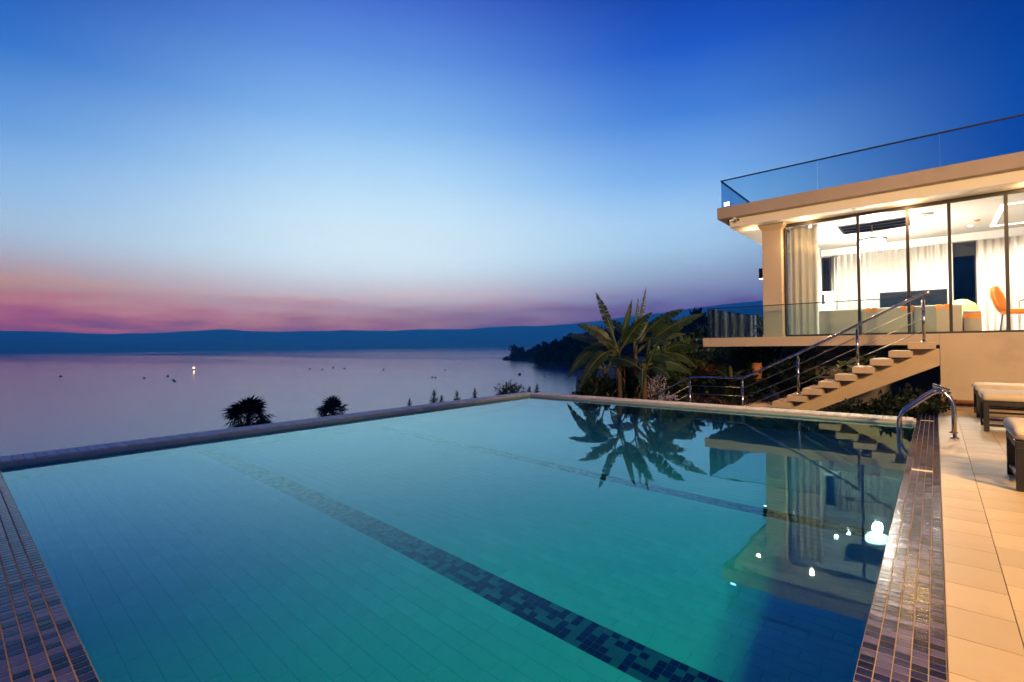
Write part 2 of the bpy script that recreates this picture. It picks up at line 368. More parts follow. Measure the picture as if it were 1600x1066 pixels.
def ground_z(x, y):
    edge = np.where(y > 9.3, -5.0, -8.2)
    dx = np.maximum(np.maximum(edge-x, x-40), 0); dy = np.maximum(np.maximum(-40-y, y-14), 0)
    d = np.hypot(dx, dy)
    az = np.degrees(np.arctan2(-(x+2), y-4))            # from +Y towards -X
    lk = smooth01((az-24)/16)
    near = -.55-.03*np.clip(y-9.6, 0, 10)+.0*x
    drop = near-13.5*smooth01((d+.5)/34)-2.6*smooth01(d/2.0)
    inland = near-.012*d+.25*np.sin(x*.21)*np.cos(y*.17)*smooth01(d/10)
    return inland*(1-lk)+drop*lk
mb = MB(); xs = np.concatenate([np.linspace(-160, -20, 40), np.linspace(-19, 12, 63), np.linspace(16, 160, 24)]); ys = np.concatenate([np.linspace(-160, -10, 24), np.linspace(-8, 30, 60), np.linspace(33, 220, 46)])
gx_, gy_ = np.meshgrid(xs, ys); gz_ = ground_z(gx_, gy_)
inpool = (gx_ > -7.9) & (gx_ < 6) & (gy_ > -6) & (gy_ < 9.5)
gz_ = np.where(inpool, -1.6, gz_)
gz_ = gz_+rng.normal(0, .04, gz_.shape)
n_ = len(xs); mb.v = list(zip(gx_.ravel().tolist(), gy_.ravel().tolist(), gz_.ravel().tolist()))
mb.f = [(j*n_+i, j*n_+i+1, (j+1)*n_+i+1, (j+1)*n_+i) for j in range(len(ys)-1) for i in range(n_-1)]; mb.m = [0]*len(mb.f)
tag(obm('ground', mb, 'soil', smooth=True), 'dark garden slope falling from the pool to the lake', None, kind='structure')

# ------------------------------------------------------------------ swimming pool
PX0, PX1, PY0, PY1 = -7.45, -.242, .373, 9.25
CZ = .057; FZ = -.80; WZ = -.004
FPROF = [(PY0, -.80), (2.5, -.80), (6.4, -1.5), (PY1, -1.5)]         # the floor falls towards the house end
def floor_z(y): return float(np.interp(y, [p[0] for p in FPROF], [p[1] for p in FPROF]))
def floor_tilt(y): return math.atan2(floor_z(min(y+.02, PY1))-floor_z(max(y-.02, PY0)), .04) if 2.5 < y < 6.4 else 0.0
def floor_slab(mb, y0, y1, top, bottom, x0, x1):
    ys_ = [y0]+[p[0] for p in FPROF if y0 < p[0] < y1]+[y1]; n = len(ys_)
    mb.add([(x, y, floor_z(y)+o) for x in (x0, x1) for o in (top, bottom) for y in ys_],
           [f for i in range(n-1) for f in ((i, 2*n+i, 2*n+i+1, i+1), (n+i, n+i+1, 3*n+i+1, 3*n+i), (i, i+1, n+i+1, n+i), (2*n+i, 3*n+i, 3*n+i+1, 2*n+i+1))]+[(0, n, 3*n, 2*n), (n-1, 3*n-1, 4*n-1, 2*n-1)])
pool = thing('swimming_pool', ((PX0+PX1)/2, (PY0+PY1)/2, 0), 'large rectangular tiled swimming pool with blue mosaic edges', 'swimming pool')
mb = MB()
mb.box(PX0-.42, PX0, -.2, PY1+.4, -2.2, CZ-.022)          # far left wall
mb.box(PX0, PX1, PY1, PY1+.4, -2.2, CZ-.022)              # back wall
mb.box(PX1, .012, -.2, 12.41, -2.2, -.006)                # right edge wall
mb.box(PX0, PX1, -.2, PY0, -2.2, -.006)                   # near edge wall
floor_slab(mb, PY0, PY1, -.006, -.3, PX0, PX1)               # floor
obm('pool_shell', mb, 'pool_wall_tile', pool)
# grout beds just under the tiles
mb = MB(); mb.box(PX1+.001, .0115, -.19, 12.409, -.0062, -.0022); obm('grout_bed', mb, 'mosaic_grout', pool)
mb = MB(); mb.box(PX0+.001, PX1, PY0-.27, PY0-.001, -.0062, -.0022); obm('grout_bed', mb, 'mosaic_grout', pool)
mb = MB(); floor_slab(mb, PY0+.003, PY1-.003, -.003, -.007, PX0+.003, PX1-.003); obm('grout_bed', mb, 'pool_grout', pool)

def tile_mesh(name, w, l, t, mat, c=.0015):
    mb = MB(); x, y = w/2, l/2
    mb.add([(-x, -y, -t), (x, -y, -t), (x, y, -t), (-x, y, -t), (-x, -y, -c), (x, -y, -c), (x, y, -c), (-x, y, -c), (-x+c, -y+c, 0), (x-c, -y+c, 0), (x-c, y-c, 0), (-x+c, y-c, 0)],
           [(0, 1, 5, 4), (1, 2, 6, 5), (2, 3, 7, 6), (3, 0, 4, 7), (4, 5, 9, 8), (5, 6, 10, 9), (6, 7, 11, 10), (7, 4, 8, 11), (8, 9, 10, 11)])
    return mb.mesh(name, mat)
def lay(name, spots, meshes, parent, limit=300, score=None, rest='tile_field', tilt=0.0):
    """spots: (x, y, z, which mesh). The largest in the photo become objects, the rest one joined part."""
    def size(s):
        d = Vector(s[:3])-CAM; dep = d.dot(_f)
        if dep < .2: return -1
        px = 800+F_PX*d.dot(_r)/dep; py = 533-F_PX*d.dot(_u)/dep
        inside = -20 < px < 1620 and 300 < py < 1090
        return (1/dep**2*(1.2/dep+.1)) if inside else -1/ (1+d.length)
    sp = sorted(spots, key=size, reverse=True)
    for s in sp[:limit]:
        o = ob(name, meshes[s[3]], parent, loc=s[:3], rot=(rnd.gauss(0, tilt)+(s[4] if len(s) > 4 else 0), rnd.gauss(0, tilt), 0))
    if len(sp) > limit:
        mats = [me.materials[0].name for me in meshes]; mb = MB()
        data = [([v.co.copy() for v in me.vertices], [tuple(p.vertices) for p in me.polygons]) for me in meshes]
        for s in sp[limit:]:
            vs, fs = data[s[3]]; off = Vector(s[:3]); M = Matrix.Rotation(rnd.gauss(0, tilt)+(s[4] if len(s) > 4 else 0), 3, 'X') @ Matrix.Rotation(rnd.gauss(0, tilt), 3, 'Y')
            mb.add([(M @ v if M else v)+off for v in vs], fs, s[3])
        tag(obm(rest, mb, mats, parent), kind='stuff')
P5 = .0508
mos = [tile_mesh('mosaic_tile', P5-.0040, P5-.0058, .006, mt) for mt in ('mosaic_lilac', 'mosaic_navy', 'mosaic_black')]
mos_y = [tile_mesh('mosaic_tile', P5-.0058, P5-.0040, .006, mt) for mt in ('mosaic_lilac', 'mosaic_navy', 'mosaic_black')]
def pick(): return rnd.choices((0, 1, 2), (.36, .36, .28))[0]
sp = []
bars = (5.965, 9.75)
for i in range(5):
    for j in range(int(12.58/P5)):
        y = -.17+(j+.5)*P5
        if i in (1, 2, 3) and any(abs(y-b) < P5*.6 for b in bars): continue
        sp.append((PX1+.001+(i+.5)*P5*.998, y, 0, pick()))
lay('mosaic_tile', sp, mos, pool, tilt=.006)
for b in bars:
    mb = MB(); mb.cbox(PX1+P5*1.03, PX1+P5*3.97, b-P5*.45, b+P5*.45, -.006, .001, .001); obm('depth_marker', mb, 'marker_tile', pool)
sp = []
for i in range(5):
    for j in range(int((PX1-PX0)/P5)):
        sp.append((PX0+.002+(j+.5)*P5, PY0-.001-(i+.5)*P5*1.03, 0, pick()))
lay('mosaic_tile', sp, mos_y, pool, tilt=.006)
# floor tiles in running bond, two mosaic lane lines
LANES = ((2.205, 2.44), (4.98, 5.20))
TW, TL = .1075, (PX1-PX0)/34
ft = [tile_mesh('floor_tile', TL-.004, TW-.004, .008, 'pool_tile', .001), tile_mesh('floor_tile', TL/2-.004, TW-.004, .008, 'pool_tile', .002)]
sp = []
def courses(y0, y1):
    n = max(1, round((y1-y0)/TW)); return [y0+(k+.5)*(y1-y0)/n for k in range(n)]
for a_, b_ in ((PY0, LANES[0][0]), (LANES[0][1], LANES[1][0]), (LANES[1][1], PY1)):
    for k, y in enumerate(courses(a_, b_)):
        x = PX0+(0 if k % 2 else TL/2)
        if k % 2 == 0: sp += [(PX0+TL/4, y, floor_z(y), 1, floor_tilt(y)), (PX1-TL/4, y, floor_z(y), 1, floor_tilt(y))]
        while x+TL < PX1+.001: sp.append((x+TL/2, y, floor_z(y), 0, floor_tilt(y))); x += TL
lay('floor_tile', sp, ft, pool, tilt=.002)
for (a_, b_) in LANES:
    pw = (b_-a_)/5
    lm = [tile_mesh('lane_tile', pw-.003, pw-.003, .008, mt) for mt in ('lane_grey', 'lane_navy', 'lane_black')]
    mb = MB(); floor_slab(mb, a_+.001, b_-.001, -.0018, -.0055, PX0+.01, PX1-.01)
    lane = obm('lane_line', mb, 'lane_grout', pool)
    sp = [(PX0+.01+(j+.5)*pw, a_+(i+.5)*pw, floor_z(a_+(i+.5)*pw)+.001, rnd.choices((0, 1, 2), (.42, .28, .30))[0], floor_tilt(a_+(i+.5)*pw)) for i in range(5) for j in range(int((PX1-PX0-.02)/pw))]
    lay('lane_tile', sp, lm, lane, limit=300)
# coping tiles along the two far walls
CP = .0895
cm = tile_mesh('coping_tile', .36, CP-.004, .024, 'coping_tile', .004)
cm2 = tile_mesh('coping_tile', CP-.004, .36, .024, 'coping_tile', .004)
lay('coping_tile', [(PX0-.16, PY0-.25+(j+.5)*CP, CZ, 0) for j in range(int((PY1-PY0+.25)/CP)+1)], [cm], pool, tilt=.003)
lay('coping_tile', [(PX0+.02+(j+.5)*CP, PY1+.16, CZ, 0) for j in range(int((PX1-PX0-.02)/CP))], [cm2], pool, tilt=.003)
# water
mb = MB(); wx0, wx1, wy0, wy1, wz = PX0-.05, PX1+.05, PY0-.05, PY1+.05, -1.8
gw = 24
mb.add([(wx0+(wx1-wx0)*i/gw, wy0+(wy1-wy0)*j/gw, WZ) for j in range(gw+1) for i in range(gw+1)], [(j*(gw+1)+i, j*(gw+1)+i+1, (j+1)*(gw+1)+i+1, (j+1)*(gw+1)+i) for j in range(gw) for i in range(gw)])
mb.add([(wx0, wy0, wz), (wx1, wy0, wz), (wx1, wy1, wz), (wx0, wy1, wz), (wx0, wy0, WZ), (wx1, wy0, WZ), (wx1, wy1, WZ), (wx0, wy1, WZ)], [(0, 3, 2, 1), (0, 1, 5, 4), (1, 2, 6, 5), (2, 3, 7, 6), (3, 0, 4, 7)])
water = tag(obm('pool_water', mb, 'pool_water', smooth=True), 'still turquoise water filling the swimming pool', None, kind='structure')
water.cycles.is_caustics_caster = True
for o in pool.children:
    if o.name.startswith(('floor_tile', 'lane', 'tile_field', 'pool_shell', 'grout')): o.cycles.is_caustics_receiver = True
for o in [c for p in pool.children for c in p.children]: o.cycles.is_caustics_receiver = True

# ------------------------------------------------------------------ terrace deck
mb = MB(); mb.box(.0125, 9, -6, 12.4, -.6, -.004); mb.box(-9.2, .0125, -6, -.205, -.6, -.004)
deck = tag(obm('terrace', mb, 'deck_grout'), 'beige tiled terrace beside the pool, lit warm', None, kind='structure')
cols = [(.0145, .2425)]+[(.2425+.3*k, .2425+.3*(k+1)) for k in range(6)]
DL = .298
dms = {}
sp = []
meshes = [tile_mesh('paving_tile', .228-.003, DL-.003, .006, 'deck_tile', .0012), tile_mesh('paving_tile', .3-.003, DL-.003, .006, 'deck_tile', .0012)]
for ci, (a_, b_) in enumerate(cols):
    off = 2.685 if ci % 2 == 0 else 2.685+DL*.45
    y = off-math.floor((off+.2)/DL)*DL
    while y+DL < 12.4:
        sp.append(((a_+b_)/2, y+DL/2, 0, 0 if ci == 0 else 1)); y += DL
lay('paving_tile', sp, meshes, deck, tilt=.0012)
# the rest of the terrace carries the same tiles beyond the view
sp = [(2.0425+.3*(k+.5), -5.9+DL*(j+.5), 0, 1) for k in range(23) for j in range(61)]+[(.0425+.3*(k+.5), -5.9+DL*(j+.5), 0, 1) for k in range(6) for j in range(18)]
lay('paving_tile', sp, meshes, deck, limit=0)

# ------------------------------------------------------------------ house
YW, ZS, SOF = 12.43, 1.35, 4.06
house = thing('house', (2, 14, 0), 'pale modern lakeside house with glazed upper floor and flat roof', 'house')
def hp(name, mat, *boxes, c=None, parent=None):
    mb = MB()
    for b in boxes:
        if c: mb.cbox(*b, c)
        else: mb.box(*b)
    return obm(name, mb, mat, parent or house)
HX = 9.0; HY = 23.0; SX = -2.745
roof = hp('roof_slab', 'fascia_plaster', (-4.02, HX, YW, HY, 4.262, 4.54), c=.008)
# lower ceiling box (front beam and soffit) with an opening for the skylight
kx0, kx1, ky0, ky1 = -1.80, -.41, 14.35, 15.55
cb = [(-3.79, HX-.1, 12.63, ky0, SOF, 4.27), (-3.79, kx0, ky0, ky1, SOF, 4.27), (kx1, HX-.1, ky0, ky1, SOF, 4.27), (-3.79, HX-.1, ky1, HY-.1, SOF, 4.27)]
hp('ceiling', 'soffit_paint', *cb)
hp('balcony_slab', 'plaster', (-4.41, .06, YW, HY, 1.135, ZS), c=.006)
hp('terrace_wall', 'plaster', (.06, HX, YW, YW+.3, -.6, ZS), c=.005)
hp('skirting', 'terracotta', (.065, HX, YW-.012, YW+.001, 0, .105))
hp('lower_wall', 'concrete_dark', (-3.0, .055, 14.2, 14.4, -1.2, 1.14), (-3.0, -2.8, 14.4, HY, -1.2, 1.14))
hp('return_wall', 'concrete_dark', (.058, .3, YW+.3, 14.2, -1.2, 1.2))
hp('room_floor', 'room_floor', (-2.9, HX-.2, 13.15, HY-.2, ZS-.1, ZS+.006))
hp('back_wall', 'white_wall', (-2.66, HX, 17.9, 18.05, ZS, SOF+.001))
hp('end_wall', 'white_wall', (HX-.25, HX-.1, 13.1, HY, ZS, SOF+.002))
hp('rear_wall', 'white_wall', (-2.9, HX-.25, HY-.3, HY-.15, ZS, SOF+.002))
# column with stepped capital and base
colm = hp('column', 'plaster', (-3.157, -2.739, 13.0, 13.42, ZS, SOF-.12), c=.008)
hp('capital', 'plaster', (-3.18, -2.716, 12.977, 13.44, SOF-.125, SOF-.085), (-3.205, -2.69, 12.95, 13.46, SOF-.085, SOF-.045), (-3.23, -2.665, 12.925, 13.48, SOF-.045, SOF-.001), c=.006, parent=colm)
hp('base_moulding', 'plaster', (-3.175, -2.72, 12.98, 13.44, ZS-.001, ZS+.055), c=.006, parent=colm)
# glazed front: frames and panes
GY = 13.25
MU = [-2.71, -1.265, -.412, .243, 1.055, 1.9, 2.75, 3.6, 4.45, 5.3, 6.15, 7.0, 7.85]
fr = hp('window_frame', 'dark_frame', (-2.735, HX-.25, GY-.04, GY+.04, SOF-.07, SOF-.002), (-2.735, HX-.25, GY-.04, GY+.04, ZS, ZS+.05))
for i, x in enumerate(MU):
    w = .026 if i else .018
    hp('mullion', 'dark_frame', (x-w, x+w, GY-.046, GY+.046, ZS+.05, SOF-.07), c=.004, parent=fr)
for a_, b_ in zip(MU[:-1], MU[1:]):
    hp('pane', 'window_glass', (a_+.024, b_-.024, GY-.004, GY+.004, ZS+.045, SOF-.065), parent=fr)
# glazed left side
fs_ = hp('side_window_frame', 'dark_frame', (SX-.03, SX+.03, 13.45, HY-.3, SOF-.06, SOF-.002), (SX-.03, SX+.03, 13.45, HY-.3, ZS, ZS+.05))
SYs = [13.46, 14.9, 16.3, 17.6, 18.3, 19.4, 20.2, 21.4, 22.65]
for y in SYs: hp('mullion', 'dark_frame', (SX-.035, SX+.035, y-.035, y+.035, ZS+.05, SOF-.06), parent=fs_)
for a_, b_ in zip(SYs[:-1], SYs[1:]): hp('pane', 'window_glass', (SX-.004, SX+.004, a_+.03, b_-.03, ZS+.045, SOF-.055), parent=fs_)
# skylight recess with dark louvres
sk = hp('skylight', 'night_window', (kx0-.05, kx1+.05, ky0-.05, ky1+.05, 4.245, 4.262))
hp('skylight_frame', 'dark_frame', (kx0, kx1, ky0, ky0+.03, SOF-.006, 4.24), (kx0, kx1, ky1-.03, ky1, SOF-.006, 4.24), (kx0, kx0+.03, ky0+.031, ky1-.031, SOF-.006, 4.24), (kx1-.03, kx1, ky0+.031, ky1-.031, SOF-.006, 4.24))
for k in range(3):
    y = ky0+.22+k*.36; hp('louvre', 'dark_frame', (kx0+.031, kx1-.031, y, y+.09, SOF+.03, SOF+.1))
# dark night windows in the back wall
for x0, x1, z0, z1 in ((-2.62, -2.44, 2.78, 3.78), (.40, .82, ZS+.02, 3.82)):
    w_ = hp('back_window', 'night_window', (x0, x1, 17.87, 17.895, z0, z1)); hp('window_frame', 'dark_frame', (x0-.03, x0, 17.86, 17.9, z0, z1), (x1, x1+.03, 17.86, 17.9, z0, z1), (x0-.03, x1+.03, 17.86, 17.9, z1, z1+.03), parent=w_)
hp('night_backing', 'tv_black', (-2.65, -2.40, 17.893, 17.8995, 2.7, 3.85), (.38, .84, 17.893, 17.8995, ZS+.02, 3.85))
# partition of the rear room
hp('cornice', 'soffit_paint', (-2.66, HX-.3, 17.70, 17.90, 3.86, SOF+.001))

# lamps -------------------------------------------------------------
def downlight(x, y, z, label, group, energy, col=WARM, r=.05, spot=130, mat='lamp_warm', caustic=False):
    t_ = thing('downlight', (x, y, z), label, 'light', group)
    mb = MB(); mb.lathe([(r*1.35, -.002), (r*1.35, -.012), (r*1.05, -.014), (r, -.004)], (x, y, z), 20); obm('bezel', mb, 'white_plastic', t_)
    mb = MB(); mb.lathe([(r*.98, -.003), (r*.98, -.006), (r*.4, -.009)], (x, y, z), 16); obm('lens', mb, mat, t_)
    light('beam', 'SPOT', (x, y, z-.03), energy, col, t_, .04, spot, .8, (0, 0, -1), caustic)
    return t_
SL = [(-3.37, 13.13, 'round warm downlight under the roof overhang left of the column'), (-2.227, 12.93, 'round warm downlight in the soffit just right of the column'), (-.40, 12.93, 'round warm downlight in the soffit above the third glass pane'), (1.40, 12.93, 'round warm downlight in the soffit at the right edge of the picture')]
for x, y, l in SL:
    t_ = downlight(x, y, SOF, l, 'soffit downlights', 160, WARM, .055, 150)
    # a weak point light also brightens the soffit round it
    light('halo', 'POINT', (x, y, SOF-.07), 14, WARM, t_, .03)
for k, y in enumerate((17.2, 19.0, 20.8)):  # unseen lamps, added to light the outer face of the side curtains
    downlight(-3.35, y, SOF, 'unseen round downlight added over the side balcony to light the curtains, %s from the front' % ('first', 'second', 'third')[k], 'added side balcony downlights', 420, WHITE, .055, 150)
IL = [(-2.1, 15.7), (-.1, 15.8), (-1.9, 16.3), (-.1, 16.3), (.66, 15.1), (.70, 16.6), (1.9, 15.2), (1.9, 16.8), (3.6, 15.2), (3.6, 16.8), (5.6, 15.4), (7.4, 15.4)]
for i, (x, y) in enumerate(IL):
    where = ['near the left front of the room', 'in the room beside the skylight', 'at the left back of the room', 'behind the skylight at the back of the room', 'nearer one of the pair by the red detector', 'farther one of the pair by the red detector', 'front left of the light cove', 'back left of the light cove', 'front right of the light cove', 'back right of the light cove', 'over the dining end of the room', 'at the far right end of the room'][i]
    downlight(x, y, SOF, 'small round ceiling downlight '+where, 'room downlights', 480 if x < 2 else 300, WHITE, .05, 150, 'lamp_white')
for x, y in ((-1.2, 19.3), (-1.2, 21.2)):  # unseen lamps, added to brighten the rear curtains mirrored in the balustrade
    downlight(x, y, SOF, 'unseen ceiling downlight added in the rear room to brighten its curtains, %s one' % ('front' if y < 20 else 'back'), 'added rear room downlights', 16000, WHITE, .05, 150, 'lamp_white')
# pendant globe on a brass stem
pc = at_y(1363, 380, 15.2)
pl_ = thing('pendant_lamp', (pc.x, pc.y, SOF), 'white glowing bowl pendant lamp on thin stem below the skylight', 'lamp')
mb = MB(); mb.tube([(pc.x, pc.y, 4.24), (pc.x, pc.y, pc.z+.12)], .012, 8); obm('stem', mb, 'marker_tile', pl_)
mb = MB(); mb.lathe([(.02, -.13), (.16, -.11), (.24, -.05), (.27, .02), (.25, .07)], pc, 24); obm('lamp_shade', mb, 'lamp_globe', pl_, True)
mb = MB(); mb.lathe([(.29, .072), (.30, .10), (.10, .125), (.02, .13)], pc, 24); obm('cap', mb, 'steel_wire', pl_, True)
light('bulb', 'POINT', (pc.x, pc.y, pc.z-.25), 560, WHITE, pl_, .1)
# recessed light cove of the dining end
cv_ = thing('cove_light', (2.7, 15.6, SOF), 'thin rectangular light cove glowing in the dining-end ceiling', 'light')
for b in ((1.08, 1.16, 14.5, 17.1), (1.16, 4.3, 14.5, 14.58), (1.16, 4.3, 17.02, 17.1), (4.3, 4.38, 14.5, 17.1)):
    mb = MB(); mb.box(*b, SOF-.012, SOF-.002); obm('light_strip', mb, 'lamp_cove', cv_)
d_ = at_z(1444, 335, SOF); t_ = thing('smoke_detector', d_, 'flat grey disc on the ceiling right of the skylight', 'detector')
mb = MB(); mb.lathe([(.16, -.002), (.16, -.02), (.12, -.035)], d_, 20); obm('disc', mb, 'soffit_paint', t_)
mb = MB(); mb.lathe([(.05, -.034), (.05, -.05), (.03, -.055)], d_, 16); obm('sensor', mb, 'white_plastic', t_)
d_ = at_z(1527, 343, SOF); t_ = thing('fire_detector', d_, 'small red detector on the ceiling between downlights', 'detector')
mb = MB(); mb.lathe([(.05, -.002), (.05, -.025), (.03, -.045)], d_, 16); obm('cap', mb, 'orange_fabric', t_)
mb = MB(); mb.lathe([(.065, -.0015), (.065, -.012)], d_, 16); obm('base', mb, 'white_plastic', t_)
# wall sconce on the column, camera dome under the eave, blue-white floodlight on the roof corner
sc_ = thing('wall_sconce', (-3.16, 13.2, 2.95), 'dark cylinder wall lamp on the left face of the column', 'lamp')
mb = MB(); mb.tube([(-3.235, 13.2, 2.80), (-3.235, 13.2, 3.05)], .055, 16); obm('housing', mb, 'black_metal', sc_, False)
mb = MB(); mb.box(-3.19, -3.155, 13.15, 13.25, 2.88, 2.97); obm('bracket', mb, 'black_metal', sc_)
mb = MB(); mb.tube([(-3.235, 13.2, 2.792), (-3.235, 13.2, 2.799)], .045, 14); obm('lens', mb, 'lamp_white', sc_)
light('beam', 'SPOT', (-3.235, 13.2, 2.78), 12, WHITE, sc_, .04, 110, .7, (0, 0, -1))
cc_ = thing('security_camera', (-3.66, 12.56, 4.262), 'small white twin-lens security camera under the roof corner', 'camera')
mb = MB(); mb.lathe([(.05, 0), (.05, -.03), (.02, -.045)], (-3.66, 12.55, 4.262), 14); obm('base', mb, 'white_plastic', cc_)
for s in (-1, 1):
    mb = MB(); mb.tube([(-3.66, 12.55, 4.225), (-3.66+s*.10, 12.50, 4.19)], .028, 12); obm('camera_body', mb, 'white_plastic', cc_)
    mb = MB(); mb.tube([(-3.66+s*.10, 12.50, 4.19), (-3.66+s*.125, 12.488, 4.182)], .026, 12); obm('lens', mb, 'black_metal', cc_)
fl_ = thing('roof_floodlight', (-3.83, 12.56, 4.54), 'small bluish white floodlight on the roof corner', 'light')
mb = MB(); mb.tube([(-3.83, 12.60, 4.54), (-3.83, 12.60, 4.60)], .015, 8); obm('bracket', mb, 'black_metal', fl_)
mb = MB(); mb.cbox(-3.90, -3.76, 12.575, 12.64, 4.585, 4.69, .008); obm('housing', mb, 'black_metal', fl_)
mb = MB(); mb.cbox(-3.89, -3.77, 12.566, 12.574, 4.595, 4.68, .003); obm('lens', mb, 'lamp_blue_white', fl_)

# glass balustrades ---------------------------------------------------
rr_ = thing('roof_balustrade', (-3.93, YW+.06, 4.54), 'blue tinted frameless glass balustrade along the roof edge', 'railing')
RX = [-3.93, -1.90, .12, 2.14, 4.16, 6.18, 8.2]
for a_, b_ in zip(RX[:-1], RX[1:]):
    mb = MB(); mb.box(a_+.006, b_-.006, YW+.054, YW+.066, 4.53, 5.19); obm('glass_panel', mb, 'roof_glass', rr_)
for y0, y1 in ((YW+.07, 14.6), (14.615, 16.8), (16.815, 19)):
    mb = MB(); mb.box(-3.936, -3.924, y0, y1, 4.53, 5.19); obm('glass_panel', mb, 'roof_glass', rr_)
mb = MB(); mb.box(-3.945, 8.2, YW+.046, YW+.074, 5.19, 5.215); obm('top_rail', mb, 'black_metal', rr_)
mb = MB(); mb.box(-3.945, -3.915, YW+.075, 19, 5.19, 5.215); obm('top_rail', mb, 'black_metal', rr_)
br_ = thing('balcony_balustrade', (-4.31, YW+.05, ZS), 'clear frameless glass balustrade round the balcony', 'railing')
for a_, b_ in ((-4.30, -2.6), (-2.588, -1.1), (-1.088, .02)):
    mb = MB(); mb.box(a_, b_, YW+.044, YW+.056, ZS+.002, 2.07); obm('glass_panel', mb, 'rail_glass', br_)
mb = MB(); mb.box(-4.32, .02, YW+.04, YW+.06, 2.07, 2.088); obm('top_rail', mb, 'black_metal', br_)
for y0, y1 in ((YW+.058, 14.0), (14.012, 15.5), (15.512, 16.9)):
    mb = MB(); mb.box(-4.316, -4.304, y0, y1, ZS+.002, 2.09); obm('glass_panel', mb, 'rail_glass', br_)

# curtains -------------------------------------------------------------
def curtain(name, p0, p1, z0, z1, label, group, amp=.045, wave=.13, seed=1, side=0):
    g = random.Random(seed); L = math.dist(p0, p1); n = int(L/wave*10)
    dx, dy = (p1[0]-p0[0])/L, (p1[1]-p0[1])/L
    t_ = thing(name, (p0[0], p0[1], z0), label, 'curtain', group)
    rows = 7; mb = MB(); ph = [g.uniform(-.6, .6) for _ in range(rows)]
    for side_ in (0, 1):
        vs = []
        for j in range(rows):
            z = z0+(z1-z0)*j/(rows-1); spread = 1-.25*j/(rows-1)
            for i in range(n+1):
                s = i/n*L; a = amp*spread*(math.sin(2*PI*s/wave+.5*math.sin(s*3.1+seed)+ph[0]*.3*j/rows)+.35*math.sin(2*PI*s/wave*.37+seed))
                off = a+(.004 if side_ else 0)
                vs.append((p0[0]+dx*s-dy*off, p0[1]+dy*s+dx*off, z))
        fs = [(j*(n+1)+i, j*(n+1)+i+1, (j+1)*(n+1)+i+1, (j+1)*(n+1)+i) for j in range(rows-1) for i in range(n)]
        mb.add(vs, fs)
    obm('cloth', mb, 'curtain', t_, True)
    mb = MB(); mb.tube([(p0[0], p0[1], z1+.012), (p1[0], p1[1], z1+.012)], .012, 8); obm('track', mb, 'white_plastic', t_)
curtain('curtain', (-2.66, 13.55), (-2.10, 13.72), ZS+.01, SOF-.03, 'cream floor length curtain gathered at the left front corner of the room', 'cream room curtains', .06, .14, 1)
curtain('curtain', (-2.30, 17.62), (-.55, 17.62), ZS+.01, 3.83, 'wide cream curtain along the back wall left of the television', 'cream room curtains', .04, .15, 2)
curtain('curtain', (-.50, 17.62), (.38, 17.62), ZS+.01, 3.83, 'cream curtain behind the television left of the dark window', 'cream room curtains', .05, .16, 3)
curtain('curtain', (.84, 17.62), (1.9, 17.62), ZS+.01, 3.83, 'cream curtain just right of the dark window', 'cream room curtains', .05, .15, 4)
curtain('curtain', (1.95, 17.62), (4.2, 17.62), ZS+.01, 3.83, 'cream curtain behind the dining chairs at the right', 'cream room curtains', .05, .17, 5)
for k, (y0, y1) in enumerate(((16.4, 17.5), (18.35, 19.25), (19.45, 20.1), (20.3, 21.3), (21.5, 22.5))):
    curtain('curtain', (SX+.12, y0), (SX+.12, y1), ZS+.01, SOF-.03, 'cream curtain inside the left side glazing, number %s from the front' % ('one', 'two', 'three', 'four', 'five')[k], 'side curtains', .05, .15, 6+k)

# furniture -------------------------------------------------------------
sf = thing('sofa', (-.9, 15.0, ZS), 'long beige grey sofa with orange patches, back to the glass', 'sofa')
X0s = [-2.42, -1.36, -.38, .46]; SY = 14.55; ST = 2.02
for a_, b_ in zip(X0s[:-1], X0s[1:]):
    mb = MB(); mb.cbox(a_+.004, b_-.004, SY, SY+.24, ZS+.05, ST, .035); bk = obm('backrest', mb, 'sofa_fabric', sf, True)
    mb = MB(); mb.cbox(a_+.004, b_-.004, SY+.245, SY+.95, ZS+.10, ZS+.40, .04); obm('seat', mb, 'sofa_fabric', sf, True)
for x in (-1.27, -1.14, -.60, -.46, .02, .16):
    mb = MB(); mb.cbox(x, x+.095, SY-.006, SY+.20, ST-.10, ST+.008, .006); obm('patch', mb, 'orange_fabric', sf)
for x in (-2.3, -1.0, .35):
    for y in (SY+.06, SY+.85):
        mb = MB(); mb.tube([(x, y, ZS), (x, y, ZS+.1)], .025, 8); obm('leg', mb, 'black_metal', sf)
mb = MB(); mb.cbox(.47, .76, SY+.02, SY+.95, ZS+.06, 1.87, .03); arm = obm('armrest', mb, 'sofa_fabric', sf, True)
mb = MB(); mb.cbox(.475, .755, SY+.012, SY+.93, 1.70, 1.80, .01); obm('orange_band', mb, 'orange_fabric', arm)
pt_ = thing('green_pouffe', (.62, 16.6, ZS), 'rounded green cushion chair behind the sofa by the dark window', 'chair')
mb = MB(); mb.lathe([(.24, .35), (.32, .45), (.33, .60), (.26, .78), (.12, .88), (.02, .90)], (.50, 16.6, ZS), 20); obm('backrest', mb, 'plant_green_cushion', pt_, True)
mb = MB(); mb.lathe([(.28, .05), (.33, .12), (.33, .32), (.25, .36)], (.50, 16.6, ZS), 20); obm('seat', mb, 'plant_green_cushion', pt_, True)
tv = thing('television', (-.45, 17.3, ZS), 'wide black flat television on a low dark stand', 'television')
mb = MB(); mb.cbox(-1.18, .26, 17.28, 17.33, 1.86, 2.60, .01); obm('screen_housing', mb, 'black_metal', tv)
mb = MB(); mb.box(-1.16, .24, 17.276, 17.2795, 1.89, 2.575); obm('screen', mb, 'tv_black', tv)
